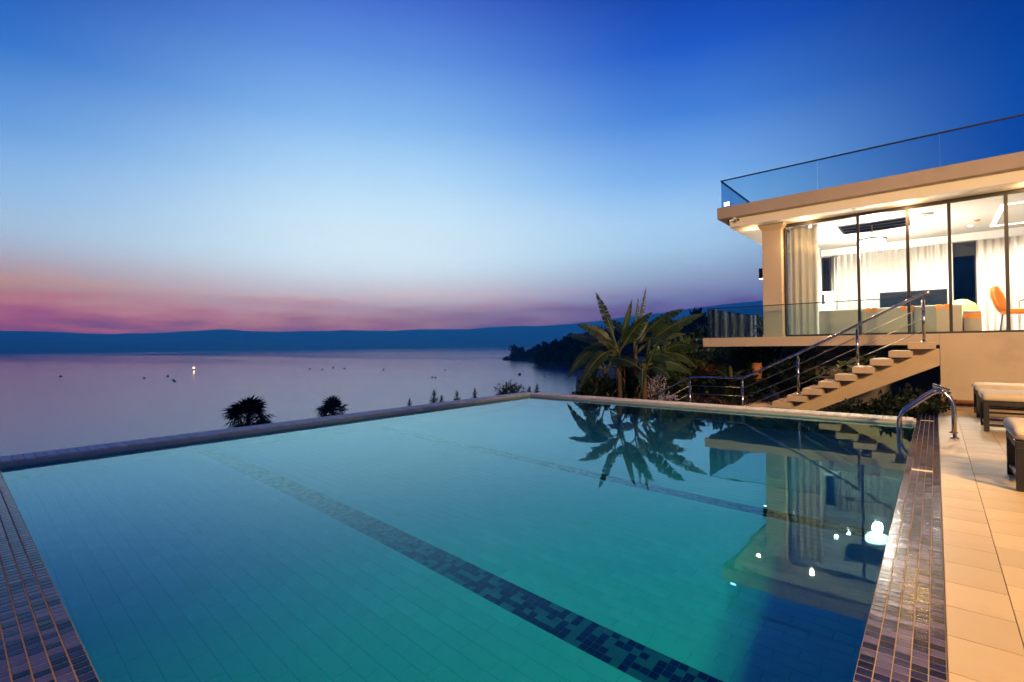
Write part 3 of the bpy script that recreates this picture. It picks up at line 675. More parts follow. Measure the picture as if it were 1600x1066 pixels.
mb = MB(); mb.cbox(-.5, -.42, 17.29, 17.33, 1.70, 1.87, .005); obm('neck', mb, 'black_metal', tv)
mb = MB(); mb.cbox(-1.3, .38, 17.1, 17.5, ZS+.08, 1.71, .01); obm('stand', mb, 'dark_frame', tv)
ac = thing('air_conditioner', (-2.35, 17.3, ZS), 'tall white floor air conditioner in the back left corner', 'appliance')
mb = MB(); mb.cbox(-2.60, -2.26, 17.1, 17.4, ZS+.005, 2.72, .02); obm('body', mb, 'white_plastic', ac)
mb = MB(); mb.cbox(-2.55, -2.47, 17.092, 17.099, 2.35, 2.64, .002); obm('outlet_grille', mb, 'black_metal', ac)
mb = MB(); mb.cbox(-2.40, -2.36, 17.092, 17.099, 2.28, 2.32, .002); obm('badge', mb, 'black_metal', ac)
def dining_chair(x, y, rz, label):
    t_ = thing('dining_chair', (x, y, ZS), label, 'chair', 'orange dining chairs'); t_.rotation_euler.z = rz
    pts = [(-.22+.0, .46), (-.27, .60), (-.33, .80), (-.37, .98)]
    for s in (-1, 1):
        mb = MB(); mb.tube([(px_, s*.125, z) for px_, z in pts], [.055, .075, .08, .05], 10); obm('backrest', mb, 'orange_fabric', t_, True, local=True)
    mb = MB(); mb.cbox(-.24, .26, -.24, .24, .40, .50, .03); obm('seat', mb, 'orange_fabric', t_, True, local=True)
    for sx_ in (-1, 1):
        for sy_ in (-1, 1):
            mb = MB(); mb.tube([(sx_*.2, sy_*.2, .41), (sx_*.24, sy_*.22, 0)], .016, 8); obm('leg', mb, 'steel', t_, local=True)
    return t_
dining_chair(1.30, 14.35, R(8), 'orange padded dining chair at the right, seen side on')
dining_chair(2.2, 13.9, R(88), 'orange padded dining chair at the near side of the table')
dining_chair(2.2, 15.6, R(-90), 'orange padded dining chair at the far side of the table')
tb = thing('dining_table', (2.2, 14.75, ZS), 'pale dining table with angled legs at the right of the room', 'table')
mb = MB(); mb.cbox(1.36, 3.2, 14.25, 15.2, ZS+.70, ZS+.74, .008); obm('tabletop', mb, 'white_plastic', tb)
for sx_ in (1.55, 3.0):
    for sy_ in (14.4, 15.05):
        mb = MB(); mb.tube([(sx_, sy_, ZS+.70), (sx_+(.1 if sx_ > 2 else -.1), sy_, ZS)], .025, 8); obm('leg', mb, 'white_plastic', tb)

# ------------------------------------------------------------------ stairs and their railing
st = thing('staircase', (-1.2, 11.6, -.1), 'open concrete staircase with chunky treads rising to the balcony', 'stairs')
SYF = 11.0
for i in range(1, 11):
    x = -.371-.2705*(10-i); z = 1.187-.1465*(10-i)
    x1 = x+(.375 if i == 10 else .335)
    mb = MB(); mb.cbox(x if i > 1 else x-.35, x1, SYF, 12.25, z-.115, z, .005)
    obm('tread', mb, 'stair_stone', st)
pol = []
mb = MB()
for i in range(2, 11):
    x = -.371-.2705*(10-i); z = 1.187-.1465*(10-i)
    pol += [(x+.02, z-.117), (x+.27, z-.117)]
poly = pol+[(.05, 1.07), (.05, .785), (-2.1, -.28), (-2.5, -.28)]
mb.prism_xz(poly[::-1], SYF+.32, 12.0); obm('stringer', mb, 'stair_stone', st)
rl = thing('stair_railing', (-2.2, 11.05, -.2), 'stainless steel stair railing with thin wires and round handrail', 'railing')
RY = 11.06
posts = [(-.15, 1.19, 1.97), (-1.10, .785, 1.49), (-2.07, .195, .965), (-3.113, -.60, .46), (-4.232, -.60, .45)]
for x, z0, z1 in posts:
    mb = MB(); mb.tube([(x, RY, z0), (x, RY, z1-.05)], .024, 12); p_ = obm('post', mb, 'steel', rl, True)
    mb = MB(); mb.tube([(x, RY, z1-.05), (x, RY, z1+.005)], .010, 8); obm('pin', mb, 'steel', p_)
    mb = MB(); mb.lathe([(.05, 0), (.05, .008), (.027, .02)], (x, RY, z0), 16); obm('flange', mb, 'steel', p_)
mb = MB(); mb.tube([(-.06, RY, 2.045), (-.10, RY, 2.05), (-.17, RY, 2.02), (-1.1, RY, 1.52), (-2.07, RY, .99), (-3.08, RY, .48), (-3.16, RY, .465), (-4.2, RY, .455), (-4.27, RY, .43), (-6.2, RY, -.62)], .023, 12); obm('handrail', mb, 'steel', rl, True)
for dz in (.20, .40, .60):
    mb = MB(); mb.tube([(-.15, RY, 2.0-dz), (-1.10, RY, 1.50-dz), (-2.07, RY, .97-dz), (-3.11, RY, .455-dz)], .008, 8); obm('wire', mb, 'steel_wire', rl, True)
    if dz < .5:
        mb = MB(); mb.tube([(-3.11, RY, .45-dz*.9), (-4.23, RY, .445-dz*.9)], .007, 8); obm('wire', mb, 'steel_wire', rl, True)
        mb = MB(); mb.tube([(-4.23, RY, .445-dz*.9), (-6.1, RY, -.60-dz*.9)], .007, 8); obm('wire', mb, 'steel_wire', rl, True)

# ------------------------------------------------------------------ pool ladder
ld = thing('pool_ladder', (.15, 8.4, 0), 'polished steel pool ladder rails arching over the mosaic edge', 'ladder')
def arc(pts, n=6):
    """round the corners of a polyline with quadratic arcs"""
    o = [Vector(pts[0][:3])]
    for a_, b_, c_ in zip(pts[:-2], pts[1:-1], pts[2:]):
        p, q, r_ = Vector(a_[:3]), Vector(b_[:3]), Vector(c_[:3]); rad = b_[3]
        s0 = q+(p-q).normalized()*rad; s1 = q+(r_-q).normalized()*rad
        for k in range(n+1):
            tt = k/n; o.append(s0*(1-tt)**2+q*2*tt*(1-tt)+s1*tt*tt)
    o.append(Vector(pts[-1][:3])); return o
for y in (8.15, 8.64):
    mb = MB(); mb.tube(arc([(.16, y, 0), (.165, y, .54, .22), (.02, y, .60, .12), (-.385, y, .24, .10), (-.385, y, -.62)]), .0205, 14)
    r1 = obm('rail', mb, 'steel', ld, True)
    mb = MB(); mb.lathe([(.045, .0005), (.045, .008), (.024, .022)], (.16, y, 0), 18); obm('flange', mb, 'steel', r1, True)
for z in (-.18, -.45):
    mb = MB(); mb.cbox(-.425, -.345, 8.16, 8.63, z, z+.02, .005); obm('step', mb, 'steel', ld)

# ------------------------------------------------------------------ sun loungers
def lounger(y0, y1, label):
    t_ = thing('sun_lounger', (.47, (y0+y1)/2, 0), label, 'sun lounger', 'sun loungers on the terrace')
    w = y1-y0; hw = w/2; L = 1.95; lg = .052
    for lx in (0, L-lg):
        for s in (-1, 1):
            mb = MB(); yy = -hw if s < 0 else hw-lg; mb.cbox(lx, lx+lg, yy, yy+lg, 0, .345, .003); obm('leg', mb, 'black_metal', t_, local=True)
    mb = MB(); mb.cbox(-.002, L+.002, -hw-.002, hw+.002, .345, .40, .004); obm('frame', mb, 'black_metal', t_, local=True)
    mb = MB(); mb.cbox(.01, .035, -hw+lg, hw-lg, .07, .10, .003); obm('stretcher', mb, 'black_metal', t_, local=True)
    for s in (-1, 1):
        mb = MB(); yy = s*(hw-.03); mb.cbox(lg, L-lg, yy-.012, yy+.012, .07, .10, .003); obm('stretcher', mb, 'black_metal', t_, local=True)
    mb = MB(); mb.cbox(-.02, L+.02, -hw-.015, hw+.015, .402, .515, .045); cu = obm('cushion', mb, 'cushion', t_, True, local=True)
    mb = MB(); zz = .455; mb.tube([(-.022, -hw+.03, zz), (-.022, hw-.03, zz)], .004, 6); mb.tube([(.03, -hw-.017, zz), (L-.03, -hw-.017, zz)], .004, 6); obm('piping', mb, 'cushion', cu, local=True)
lounger(5.58, 6.29, 'cream cushioned sun lounger nearest the camera, cut by the right edge')
lounger(9.02, 9.74, 'middle cream cushioned sun lounger on black frame')
lounger(10.62, 11.34, 'farthest cream cushioned sun lounger, against the house wall')

# ------------------------------------------------------------------ floodlight mast out of the frame, added for the warm light from the right
MX, MY = 6.6, 1.0
t_ = thing('added_floodlight_mast', (MX, MY, 0), 'tall unseen mast with three warm floodlights, added for the light from the right', 'lamp')
mb = MB(); mb.lathe([(.16, 0), (.16, .03), (.09, .05), (.05, 12.6)], (MX, MY, 0), 16); obm('mast', mb, 'black_metal', t_, True)
for z, aim, watt, cone, cau in ((7.4, (.2, 2.6, 0), 0.72, 50, True), (9.6, (.0, 3.2, 0), .95, 44, True), (4.8, (-1.0, 11.8, 1.2), 1.15, 70, False)):
    mb = MB(); mb.tube([(MX, MY, z+.56), (MX-.55, MY, z+.56)], .03, 8); arm_ = obm('arm', mb, 'black_metal', t_)
    mb = MB(); mb.cbox(MX-.80, MX-.40, MY-.25, MY+.25, z+.53, z+.62, .01); obm('lamp_housing', mb, 'black_metal', arm_)
    mb = MB(); mb.cbox(MX-.78, MX-.42, MY-.23, MY+.23, z+.522, z+.529, .002); obm('lens', mb, 'lamp_warm', arm_)
    light('bulb', 'SPOT', (MX-.60, MY, z-.15), FLOOD_W*watt, TERR, t_, .5, cone, 1.0, Vector(aim)-Vector((MX-.60, MY, z-.15)), cau)

# ------------------------------------------------------------------ vegetation
def leaf_quads(n, centers, radii, size, seed, flat=.0, up=.3, aspect=2.2):
    """leaf-sized folded faces scattered through ellipsoid clumps; returns verts, faces"""
    g = np.random.default_rng(seed)
    k = g.integers(0, len(centers), n)
    d = g.normal(size=(n, 3)); d /= np.linalg.norm(d, axis=1)[:, None]
    rad = g.uniform(.35, 1.0, n)**.6
    p = np.array(centers)[k]+d*np.array(radii)[k]*rad[:, None]
    a = d+g.normal(0, .6, (n, 3)); a[:, 2] += up; a /= np.linalg.norm(a, axis=1)[:, None]
    b = np.cross(a, g.normal(size=(n, 3))); b /= np.linalg.norm(b, axis=1)[:, None]+1e-9
    nn = np.cross(a, b)
    s = size*g.uniform(.6, 1.4, n)[:, None]
    w = s/aspect
    v0 = p; v1 = p+a*s*.5+b*w*.5+nn*s*.12; v2 = p+a*s; v3 = p+a*s*.5-b*w*.5+nn*s*.12
    V = np.stack([v0, v1, v2, v3], 1).reshape(-1, 3)
    F = np.arange(4*n).reshape(-1, 4)
    return V, F
def np_mesh(name, V, F, mat, smooth=False):
    me = bpy.data.meshes.new(name); me.vertices.add(len(V)); me.vertices.foreach_set('co', np.asarray(V, dtype=np.float32).ravel())
    nf = len(F); w = F.shape[1]
    me.loops.add(nf*w); me.loops.foreach_set('vertex_index', F.astype(np.int32).ravel())
    me.polygons.add(nf); me.polygons.foreach_set('loop_start', np.arange(0, nf*w, w, dtype=np.int32)); me.polygons.foreach_set('loop_total', np.full(nf, w, dtype=np.int32))
    me.materials.append(MATS[mat]); me.update(calc_edges=True); return me
def shrub(loc, r, h, leaf, mat, n, label, seed, group=None, name='shrub', aspect=2.2, up=.3, cat='shrub', clumps=9):
    g = np.random.default_rng(seed)
    t_ = thing(name, loc, label, cat, group)
    cs = []; rs = []
    for k in range(clumps):
        a = g.uniform(0, 2*PI); q = r*g.uniform(.1, .7)
        cs.append((q*math.cos(a), q*math.sin(a), h*g.uniform(.35, .8))); s = g.uniform(.28, .48); rs.append((r*s, r*s, h*s*.75))
    V, F = leaf_quads(n, cs, rs, leaf, seed+1, up=up, aspect=aspect)
    ob('crown', np_mesh('crown', V, F, mat), t_, local=True)
    mb = MB()
    for c_ in cs[:6]: mb.tube([(0, 0, -.1), (c_[0]*.4, c_[1]*.4, c_[2]*.55), c_], [.03, .02, .008], 6)
    obm('stem', mb, 'dark_bark', t_, local=True)
    return t_
def blade_fan(loc, n, L, w, mat, label, seed, name='spiky_plant', cat='plant', group=None, droop=.5, tilt=(.2, 1.1)):
    """upright strap leaves from one base: each leaf a part"""
    g = random.Random(seed); t_ = thing(name, loc, label, cat, group)
    for k in range(n):
        az_ = g.uniform(0, 2*PI); ti = g.uniform(*tilt); l = L*g.uniform(.7, 1.1); ww = w*g.uniform(.8, 1.2)
        mb = MB(); vs = []; segs = 6; p = Vector((0, 0, 0)); ang_ = ti
        dirh = Vector((math.cos(az_), math.sin(az_), 0)); sd = Vector((-math.sin(az_), math.cos(az_), 0))
        for i in range(segs+1):
            tt = i/segs; wd = ww*(.35+1.3*tt)*(1-tt**3)+.002
            vs += [p-sd*wd/2+Vector((0, 0, wd*.15)), p, p+sd*wd/2+Vector((0, 0, wd*.15))]
            p = p+(dirh*math.sin(ang_)+Vector((0, 0, math.cos(ang_))))*(l/segs); ang_ += droop/segs*1.6
        fs = []
        for i in range(segs):
            o = i*3; fs += [(o, o+1, o+4, o+3), (o+1, o+2, o+5, o+4)]
        mb.add(vs, fs); obm('leaf', mb, mat, t_, True, local=True)
    return t_

# banana clump: each leaf runs from the crown to a tip
def banana_leaf(base, tip, width, sag, torn, g, parent, origin, roll=0.0):
    base, tip = Vector(base)-origin, Vector(tip)-origin
    mid = (base+tip)/2+Vector((0, 0, sag)); L = (tip-base).length
    n = 34
    def pt(t): return base*(1-t)**2+mid*2*t*(1-t)+tip*t*t
    mb = MB(); vs = []; fs = []
    mb.tube([pt(t/10) for t in range(11)], [.022-.019*t/10 for t in range(11)], 6)
    view = (CAM-origin-base).normalized()
    for s in (-1, 1):
        i = 0
        while i < n:
            k = g.choice((1, 1, 2, 3)) if g.random() < torn else g.choice((3, 4, 5))
            k = min(k, n-i)
            dr = g.uniform(.0, .35)*torn
            for j in range(i, i+k):
                t0, t1 = .16+.84*j/n, .16+.84*(j+1)/n
                a0, a1 = pt(t0), pt(t1); d = (pt(min(1, t1+.02))-pt(max(0, t0-.02))).normalized()
                sd = d.cross(view).normalized()*s; sd = (Matrix.Rotation(roll, 3, d) @ sd)
                nrm = d.cross(sd)*s
                def wd(t):
                    q = (t-.16)/.84; return width*.5*min(1, q*4.5+.06)*(1-max(0, (q-.35)/.65)**1.7)**.95
                gap0 = .10 if (j == i and torn > .25) else 0; gap1 = .16 if (j == i+k-1 and torn > .25) else 0
                fw = d*L*.03
                def e(a_, t, gp): return a_+sd*wd(t)*(.96+.0)+fw*1.2+Vector((0, 0, -1))*wd(t)*(.22+dr)-nrm*wd(t)*.15
                e0 = e(a0, t0, gap0); e1 = e(a1, t1, gap1)
                dd = (e1-e0); e0 = e0+dd*gap0*3*(k < 3 and 1 or .6); e1 = e1-dd*gap1*2
                m0 = a0*.45+e0*.55+Vector((0, 0, wd(t0)*.06)); m1 = a1*.45+e1*.55+Vector((0, 0, wd(t1)*.06))
                o = len(vs); vs += [a0, a1, m1, m0, e1, e0]; fs += [(o, o+1, o+2, o+3), (o+3, o+2, o+4, o+5)]
            i += k
    mb.add(vs, fs, 1)
    return obm('leaf', mb, ['leaf_rib', 'leaf_banana'], parent, True, local=True)
def banana(px, py_crown, Y, leaves, label, seed, zbase=-2.4):
    g = random.Random(seed); crown = at_y(px, py_crown, Y); org = Vector((crown.x, crown.y, zbase))
    t_ = thing('banana_plant', org, label, 'banana plant', 'banana plants behind the pool')
    mb = MB(); cr = crown-org
    mb.tube([(.02, 0, 0), (.03, .01, cr.z*.4), (0, 0, cr.z*.8), tuple(cr)], [.10, .085, .07, .04], 10); obm('trunk', mb, 'banana_bark', t_, True, local=True)
    mb = MB()
    for k in range(7):
        a = g.uniform(0, 2*PI); z = cr.z*g.uniform(.7, .95)
        mb.tube([(.05*math.cos(a), .05*math.sin(a), z), (.16*math.cos(a), .16*math.sin(a), z-.12), (.17*math.cos(a), .17*math.sin(a), z-.5)], [.02, .016, .006], 5)
    obm('dead_sheath', mb, 'banana_bark', t_, True, local=True)
    for (tx, ty, dY, w, sag, torn, roll) in leaves:
        tip = at_y(tx, ty, Y+dY)
        b_ = crown+Vector((g.uniform(-.05, .05), g.uniform(-.05, .05), g.uniform(-.25, .1)))
        banana_leaf(b_, tip, w, sag, torn, g, t_, org, roll)
    return t_
banana(966, 548, 11.2, [(932, 459, .3, .27, .22, .95, .5), (987, 470, .2, .27, .12, .2, .9), (903, 508, -.5, .30, .30, .35, .3), (921, 513, .7, .28, .35, .8, -.3), (1017, 489, -.5, .32, .25, .4, .3), (886, 592, -.4, .34, .75, .35, .2), (903, 612, -.9, .33, .7, .3, .3), (887, 524, .9, .26, .25, .35, .0), (935, 535, -.9, .26, .25, .3, .4), (905, 560, .6, .28, .45, .4, .1)], 'tall banana plant left in the clump, leaves fanned over the pool', 3)
banana(992, 542, 11.8, [(1009, 450, .4, .22, .10, 1.0, .9), (997, 466, .1, .20, .08, 1.0, .9), (1066, 484, -.4, .32, .32, .6, .3), (1098, 491, .3, .33, .36, .75, -.2), (1070, 522, .5, .28, .35, .5, .2), (948, 500, .6, .28, .25, .5, .2), (1045, 540, -.5, .28, .35, .4, .2), (1012, 500, .8, .26, .2, .4, .4)], 'tallest banana plant at the centre of the clump with shredded leaves', 5)
banana(1006, 568, 10.9, [(1016, 528, .2, .13, .08, .3, .8), (1029, 533, -.3, .14, .10, .3, .6), (1023, 545, .3, .12, .10, .3, .5), (1056, 566, -.2, .28, .38, .5, .1), (1080, 585, .3, .30, .42, .6, .2), (1003, 612, -.4, .26, .35, .3, .6), (948, 562, .2, .26, .3, .4, .2), (1048, 592, -.3, .24, .32, .5, .2)], 'short young banana plant at the right of the clump', 9)
banana(945, 572, 12.4, [(908, 540, .2, .24, .25, .5, .3), (925, 528, -.3, .22, .2, .6, .4), (895, 575, .3, .26, .4, .5, .2), (912, 600, -.2, .24, .4, .5, .2), (975, 520, .4, .22, .15, .6, .5), (985, 590, -.3, .22, .3, .5, .3)], 'shaded banana plant low at the back of the clump', 12)
banana(1030, 560, 12.6, [(1050, 515, .2, .22, .2, .6, .4), (1085, 545, -.2, .26, .35, .6, .2), (1090, 575, .3, .26, .4, .6, .2), (1020, 520, .3, .2, .15, .7, .5), (1062, 598, -.3, .24, .35, .6, .3)], 'shaded banana plant at the right back of the clump', 14)

# garden shrubs and accent plants
def gp(px, py, Y):                       # planted where the photo shows its foot
    p = at_y(px, py, Y); return (p.x, p.y, p.z)
shrub(gp(1060, 640, 13.5), 1.0, 1.9, .16, 'leaf_mid', 2600, 'tangled green shrub just right of the banana clump', 21, 'garden shrubs')
shrub(gp(1095, 640, 14.2), .9, 1.75, .13, 'leaf_mid', 2400, 'olive green shrub below the left end of the balcony', 22, 'garden shrubs')
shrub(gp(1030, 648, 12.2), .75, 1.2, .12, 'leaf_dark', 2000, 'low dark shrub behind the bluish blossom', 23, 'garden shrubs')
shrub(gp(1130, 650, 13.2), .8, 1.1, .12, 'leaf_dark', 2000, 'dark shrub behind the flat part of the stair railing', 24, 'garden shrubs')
shrub(gp(1028, 632, 11.6), .35, .75, .045, 'blossom', 500, 'airy shrub with tiny bluish white blossom', 25, 'garden shrubs', aspect=1.3)
shrub(gp(1042, 641, 10.5), .28, .35, .05, 'blossom', 240, 'small patch of pale flowers by the pool edge under the sloping rail', 26, 'garden shrubs', aspect=1.3)
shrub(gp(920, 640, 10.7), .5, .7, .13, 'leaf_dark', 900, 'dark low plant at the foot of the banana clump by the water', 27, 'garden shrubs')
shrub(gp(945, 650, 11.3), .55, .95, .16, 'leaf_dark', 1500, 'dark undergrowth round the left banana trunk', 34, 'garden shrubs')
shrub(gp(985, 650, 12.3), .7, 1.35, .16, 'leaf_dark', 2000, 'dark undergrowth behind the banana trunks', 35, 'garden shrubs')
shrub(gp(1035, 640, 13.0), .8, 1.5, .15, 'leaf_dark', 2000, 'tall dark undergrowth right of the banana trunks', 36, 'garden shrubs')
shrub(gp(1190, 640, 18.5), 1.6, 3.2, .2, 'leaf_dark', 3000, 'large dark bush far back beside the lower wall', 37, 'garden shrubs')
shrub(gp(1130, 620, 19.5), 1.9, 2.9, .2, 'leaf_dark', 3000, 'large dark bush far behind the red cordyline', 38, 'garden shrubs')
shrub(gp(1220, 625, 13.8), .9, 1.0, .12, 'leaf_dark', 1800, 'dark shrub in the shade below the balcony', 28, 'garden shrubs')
for k, (px, py, Y, r_, h_) in enumerate(((1300, 668, 10.5, .40, .32), (1345, 668, 10.6, .48, .42), (1398, 668, 10.7, .5, .56), (1438, 666, 11.0, .42, .62))):
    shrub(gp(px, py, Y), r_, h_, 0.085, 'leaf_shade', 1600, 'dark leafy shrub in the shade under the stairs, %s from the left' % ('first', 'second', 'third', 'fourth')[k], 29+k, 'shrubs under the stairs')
shrub(gp(1165, 605, 15.5), .9, 1.3, .14, 'leaf_mid', 1800, 'green shrub far back below the balcony slab', 33, 'garden shrubs')
blade_fan(gp(1108, 600, 13.3), 16, .75, .07, 'leaf_red', 'spiky dark red cordyline below the balcony corner', 41)
blade_fan(gp(1085, 572, 16.5), 14, .8, .08, 'leaf_red', 'distant red leaved plant behind the olive shrub', 42)
blade_fan(gp(1143, 597, 12.6), 14, .55, .09, 'leaf_yellow', 'yellow green variegated plant beside the red cordyline', 43)
blade_fan(gp(1180, 585, 14.0), 10, .5, .07, 'leaf_croton', 'small palm like plant above the orange pot', 44)
blade_fan(gp(1318, 575, 12.0), 14, .50, .16, 'leaf_croton', 'broad leaved plant seen through the stair wires under the balcony', 45, tilt=(.6, 1.5))
blade_fan(gp(1352, 572, 12.2), 10, .42, .14, 'leaf_mid', 'second broad leaved plant behind the middle stair post', 46, tilt=(.6, 1.5))
for k, (px, py, Y) in enumerate(((1105, 640, 11.6), (1135, 645, 11.5), (1168, 642, 11.9), (1195, 640, 12.2), (1090, 632, 12.0))):
    blade_fan(gp(px, py, Y), 34, .78, .022, 'leaf_grass_red', 'clump of arching reddish grass behind the railing, %s from the left' % ('second', 'third', 'fourth', 'fifth', 'first')[k], 50+k, 'grass_clump', 'grass', 'reddish grass clumps', droop=1.3)
pt = gp(1183, 580, 13.6); t_ = thing('garden_pot', pt, 'small orange glazed pot in the planting below the balcony', 'pot')
mb = MB(); mb.lathe([(.09, -.25), (.12, -.05), (.13, .12), (.10, .17)], (0, 0, 0), 16); obm('body', mb, 'terracotta', t_, True, local=True)
mb = MB(); mb.lathe([(.10, .168), (.115, .18), (.115, .20), (.09, .205)], (0, 0, 0), 16); obm('rim', mb, 'terracotta', t_, True, local=True)

# fan palms below the left wall
def fan_frond_mesh():
    mb = MB(); mb.tube([(0, 0, 0), (.35, 0, .05), (.62, 0, .02)], [.014, .010, .008], 5)
    n = 11
    for k in range(n):
        a = R(-105+210*k/(n-1)); l = .74*(1-.25*abs(a)/R(105)); ca, sa = math.cos(a), math.sin(a)
        w = .052; c0 = Vector((.60, 0, .02)); m_ = c0+Vector((ca*l*.6, sa*l*.6, .05)); e = c0+Vector((ca*l, sa*l, -.10-.06*abs(math.sin(k*1.7))))
        sd = Vector((-sa, ca, 0))*w
        mb.add([c0, m_-sd, m_+sd, e+sd*.12, e-sd*.12], [(0, 1, 2), (1, 4, 3, 2)])
    return mb.mesh('frond', 'leaf_palm')
frond = fan_frond_mesh()
def fan_palm(px, py, D, diam, label, seed):
    g = random.Random(seed); c = at(px, py, D); gz = float(ground_z(np.array(c.x), np.array(c.y)))
    t_ = thing('fan_palm', (c.x, c.y, gz-.3), label, 'palm tree', 'fan palms below the pool'); h = c.z-gz+.3
    mb = MB(); mb.tube([(0, 0, 0), (.04, .02, h*.5), (0, 0, h)], [.17, .13, .12], 10); obm('trunk', mb, 'dark_bark', t_, True, local=True)
    for k in range(64):
        el = R(g.choice((82, 68, 52, 38, 25, 12, 0, -12, -25, -40, -55, -68))+g.uniform(-8, 8)); a = g.uniform(0, 2*PI)
        s = diam/2/1.22*g.uniform(.85, 1.08)
        o = ob('frond', frond, t_, loc=(0, 0, h), rot=(g.uniform(-.5, .5), -el, a), local=True); o.scale = (s, s, s)
fan_palm(388, 655, 28, 2.75, 'large dark fan palm crown above the left pool wall', 61)
fan_palm(521, 646, 36, 2.5, 'smaller dark fan palm crown nearer the middle of the left wall', 62)
# young conifers and tips that show over the coping
def conifer_mesh(seed, n=620, h=3.0, r=.95):
    g = np.random.default_rng(seed); V = []; F = []
    mb = MB(); mb.tube([(0, 0, 0), (0, 0, h)], [.05, .01], 6)
    for k in range(n):
        z = h*(.05+.93*(k/n)); rr_ = r*(1-z/h)**.8*g.uniform(.5, 1.1)+.03; a = g.uniform(0, 2*PI)
        d = Vector((math.cos(a), math.sin(a), g.uniform(.15, .5))); p = Vector((0, 0, z)); e = p+d*rr_; sd = d.cross(Vector((0, 0, 1))).normalized()*.02*g.uniform(.7, 1.6)
        mb.add([p-sd, p+sd, e+sd*.5, e-sd*.5], [(0, 1, 2, 3)])
        for s in (-1, 1):
            q = p+d*rr_*.6; e2 = q+(d+s*sd.normalized()*.8)*rr_*.4; mb.add([q-sd*.6, q+sd*.6, e2], [(0, 1, 2)])
    return mb
cm_ = [conifer_mesh(s).mesh('crown', 'leaf_palm') for s in (71, 72)]
for k, (px, top, D, nm) in enumerate(((640, 622, 30, 'first'), (678, 608, 24, 'second'), (690, 617, 25, 'third'), (714, 610, 30, 'fourth'), (742, 606, 30, 'fifth'), (827, 603, 24, 'first of the pair right of the pool corner'), (839, 600, 24, 'second of the pair right of the pool corner'))):
    c = at(px, top, D); gz = float(ground_z(np.array(c.x), np.array(c.y)))
    t_ = thing('young_conifer', (c.x, c.y, gz-.2), ('thin dark conifer tip over the left coping, '+nm+' from the left' if k < 5 else 'thin dark conifer tip, '+nm), 'tree', 'young conifers below the pool')
    o = ob('crown', cm_[k % 2], t_, loc=(0, 0, c.z-gz+.2-3.0), local=True)
    mb = MB(); mb.tube([(0, 0, 0), (0, 0, max(.4, c.z-gz-2.4))], .05, 6); obm('trunk', mb, 'dark_bark', t_, local=True)
c = at(792, 612, 17); shrub((c.x, c.y, c.z-.75), .75, .95, .12, 'leaf_palm', 1200, 'low dark bush top peeping over the coping at the pool corner', 75, 'garden shrubs', aspect=4)

# peninsula with trees across the bay
def shore(px, py): p = at_z(px, py, LAKE_Z); return p
PEN = [(783, 562.5, 0), (800, 563, 3), (820, 563.5, 4), (840, 566, 5.5), (845, 573, 6.5), (870, 575.5, 9), (900, 577, 13), (950, 582, 17), (1010, 588, 18), (1100, 592, 18), (1220, 596, 17)]
vs = []; base = []
for px, py, h in PEN:
    p = shore(px, py); d = Vector((p.x, p.y, 0)).normalized(); base.append((p, d, h))
rows = [(0, -.02), (4, .30), (14, .75), (30, 1.0), (60, 1.05), (110, .6), (160, -.2)]
mb = MB(); vs = []
dens = 8
for i in range(len(base)-1):
    for k in range(dens):
        q = k/dens; p = base[i][0].lerp(base[i+1][0], q); d = base[i][1].lerp(base[i+1][1], q).normalized(); h = base[i][2]*(1-q)+base[i+1][2]*q
        wsc = min(1, .12+h/9)
        for dd, hh in rows:
            o = p+d*dd*wsc; vs.append((o.x, o.y, LAKE_Z-.3+h*hh+rnd.uniform(-.25, .25)*(hh > 0)))
nr = len(rows); nc = len(vs)//nr
mb.v = vs; mb.f = [(i*nr+j, (i+1)*nr+j, (i+1)*nr+j+1, i*nr+j+1) for i in range(nc-1) for j in range(nr-1)]; mb.m = [0]*len(mb.f)
tag(obm('peninsula', mb, 'soil', smooth=True), 'low dark wooded peninsula across the bay', None, kind='structure')
def far_tree_mesh(kind, seed):
    g = np.random.default_rng(seed); n = 420
    if kind == 0:   cs = [(0, 0, z) for z in np.linspace(.22, .92, 7)]; rs = [(.13*(1.15-z), .13*(1.15-z), .12) for z in np.linspace(.22, .92, 7)]      # narrow spire
    elif kind == 1: cs = [(g.uniform(-.16, .16), g.uniform(-.16, .16), g.uniform(.55, .88)) for _ in range(8)]; rs = [(.12, .12, .09)]*8              # open round top
    else:           cs = [(g.uniform(-.12, .12), g.uniform(-.12, .12), z) for z in np.linspace(.3, .9, 8)]; rs = [(.13, .13, .10)]*8                   # ragged column
    V, F = leaf_quads(n, cs, rs, .10, seed+5, up=.6)
    return np_mesh('crown', V, F, 'leaf_far')
ft_ = [far_tree_mesh(k, 80+k*3+j) for k in range(3) for j in range(2)]
mb = MB(); mb.tube([(0, 0, -.05), (0, 0, .85)], [.018, .008], 6); ft_trunk = mb.mesh('trunk', 'dark_bark')
TR = [(789, 559, 9, 1), (801, 540, 17, 2), (806, 542, 16, 2), (813, 545, 15, 0), (817, 544, 15, 0), (829, 545, 15, 1), (834, 543, 16, 2), (841, 541, 16, 0), (846, 541, 17, 2), (851, 538, 18, 0), (857, 538, 17, 1), (862, 536, 17, 2), (868, 536, 16, 0), (873, 533, 18, 2), (879, 533, 16, 1), (884, 530, 18, 0), (890, 526, 20, 0), (896, 528, 17, 2), (902, 525, 18, 1), (908, 524, 18, 2), (914, 526, 17, 0), (921, 524, 17, 1), (930, 526, 17, 2), (941, 527, 17, 0), (952, 528, 17, 1), (1020, 530, 18, 2), (1034, 528, 18, 1), (1048, 531, 17, 0), (1060, 529, 18, 2), (1074, 528, 18, 1), (1086, 494, 30, 0), (1094, 500, 28, 0), (1100, 526, 18, 2), (1116, 528, 18, 1)]
kinds = ['slim spire shaped', 'round topped', 'ragged upright']
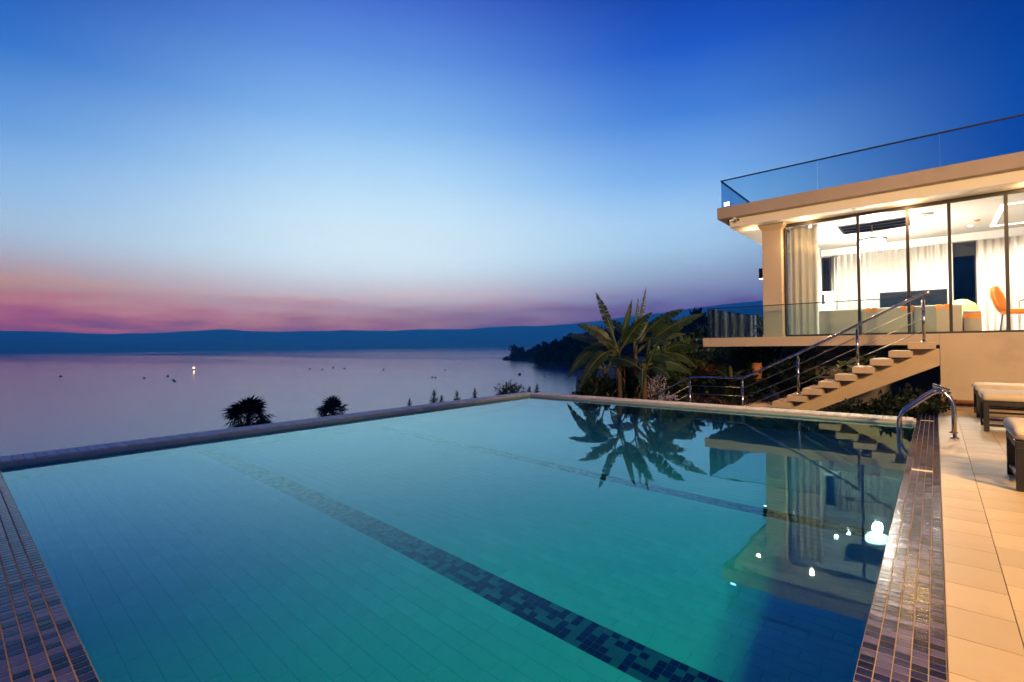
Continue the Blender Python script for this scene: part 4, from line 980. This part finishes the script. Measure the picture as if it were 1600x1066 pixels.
for k, (px, top, h, kd) in enumerate(TR):
    i = max(j for j in range(len(PEN)) if PEN[j][0] <= px); q = (px-PEN[i][0])/(PEN[min(i+1, len(PEN)-1)][0]-PEN[i][0]+1e-6)
    p = base[i][0].lerp(base[min(i+1, len(base)-1)][0], q); dep = (p-CAM).dot(_f)+12
    tip = at(px, top, dep)
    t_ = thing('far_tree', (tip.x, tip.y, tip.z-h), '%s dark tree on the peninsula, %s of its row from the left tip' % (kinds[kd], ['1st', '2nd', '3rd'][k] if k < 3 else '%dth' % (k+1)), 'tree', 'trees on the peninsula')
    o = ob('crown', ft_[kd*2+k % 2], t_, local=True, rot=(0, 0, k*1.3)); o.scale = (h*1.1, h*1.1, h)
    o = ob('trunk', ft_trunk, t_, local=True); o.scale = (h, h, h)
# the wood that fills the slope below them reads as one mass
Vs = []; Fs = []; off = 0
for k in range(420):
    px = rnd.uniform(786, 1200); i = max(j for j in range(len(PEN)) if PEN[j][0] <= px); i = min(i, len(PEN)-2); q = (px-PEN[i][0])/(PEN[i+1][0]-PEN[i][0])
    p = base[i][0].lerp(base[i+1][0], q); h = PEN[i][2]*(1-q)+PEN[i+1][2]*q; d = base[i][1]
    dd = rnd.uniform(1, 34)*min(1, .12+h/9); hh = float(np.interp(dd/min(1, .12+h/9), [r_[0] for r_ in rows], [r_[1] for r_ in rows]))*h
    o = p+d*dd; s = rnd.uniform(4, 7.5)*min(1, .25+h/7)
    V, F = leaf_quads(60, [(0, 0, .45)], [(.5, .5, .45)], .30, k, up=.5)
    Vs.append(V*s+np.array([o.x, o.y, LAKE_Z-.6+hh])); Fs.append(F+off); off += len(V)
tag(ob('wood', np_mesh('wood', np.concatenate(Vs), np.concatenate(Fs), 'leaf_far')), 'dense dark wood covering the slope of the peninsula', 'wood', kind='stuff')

# ------------------------------------------------------------------ buoys on the lake
BU = [(94.5, 588.8), (225, 591.5), (262, 588.5), (270.5, 594.5), (273, 596.5), (484, 577), (503.5, 578), (520.5, 575), (538, 576.5), (599, 578), (675.5, 590), (680.5, 590.3), (696, 578.5), (812, 586, 1.8), (851, 588.5), (833, 575.5), (846, 575), (890, 580)]
for k, b in enumerate(BU):
    p = at_z(b[0], b[1], LAKE_Z); s = (b[2] if len(b) > 2 else 1.0)*(p-CAM).length/766*1.5
    t_ = thing('buoy', p, 'small dark buoy floating on the lake, %s from the left' % (['first', 'second', 'third', 'fourth', 'fifth', 'sixth', 'seventh', 'eighth', 'ninth', 'tenth', 'eleventh', 'twelfth', 'thirteenth', 'fourteenth and largest', 'fifteenth', 'sixteenth', 'seventeenth', 'eighteenth'][k]), 'buoy', 'buoys on the lake')
    mb = MB(); mb.lathe([(.3*s, -.3*s), (.95*s, -.05*s), (1.0*s, .3*s), (.75*s, .75*s), (.3*s, 1.0*s)], (0, 0, 0), 12); obm('float', mb, 'buoy_paint', t_, True, local=True)
    mb = MB(); mb.tube([(0, 0, .9*s), (0, 0, 1.5*s)], .14*s, 6); obm('handle', mb, 'buoy_paint', t_, local=True)
p = at_z(302.8, 578.5, LAKE_Z); s = (p-CAM).length/766
t_ = thing('light_buoy', p, 'buoy with glowing orange lamp out on the lake', 'buoy')
mb = MB(); mb.lathe([(.4*s, -.3*s), (1.2*s, 0), (1.2*s, .5*s), (.5*s, 1.2*s), (.3*s, 2.4*s)], (0, 0, 0), 12); obm('float', mb, 'buoy_paint', t_, True, local=True)
mb = MB(); mb.lathe([(.4*s, 2.4*s), (.85*s, 2.7*s), (.9*s, 3.4*s), (.4*s, 3.9*s)], (0, 0, 0), 12); obm('lamp', mb, 'lamp_buoy', t_, True, local=True)

# ------------------------------------------------------------------ haze over the lake
mb = MB(); mb.box(-HAZE_R, HAZE_R, -2500, HAZE_R, LAKE_Z-3, HAZE_TOP)
m, t = new_mat('haze_air')
pv = nd(t, 'ShaderNodeVolumePrincipled', inp={'Color': (.10, .64, 1.0, 1), 'Density': HAZE_D, 'Anisotropy': 0.5})
out(t, None, pv.outputs[0])
tag(obm('haze', mb, 'haze_air'), 'thin blue evening haze over the lake', 'haze', kind='stuff')
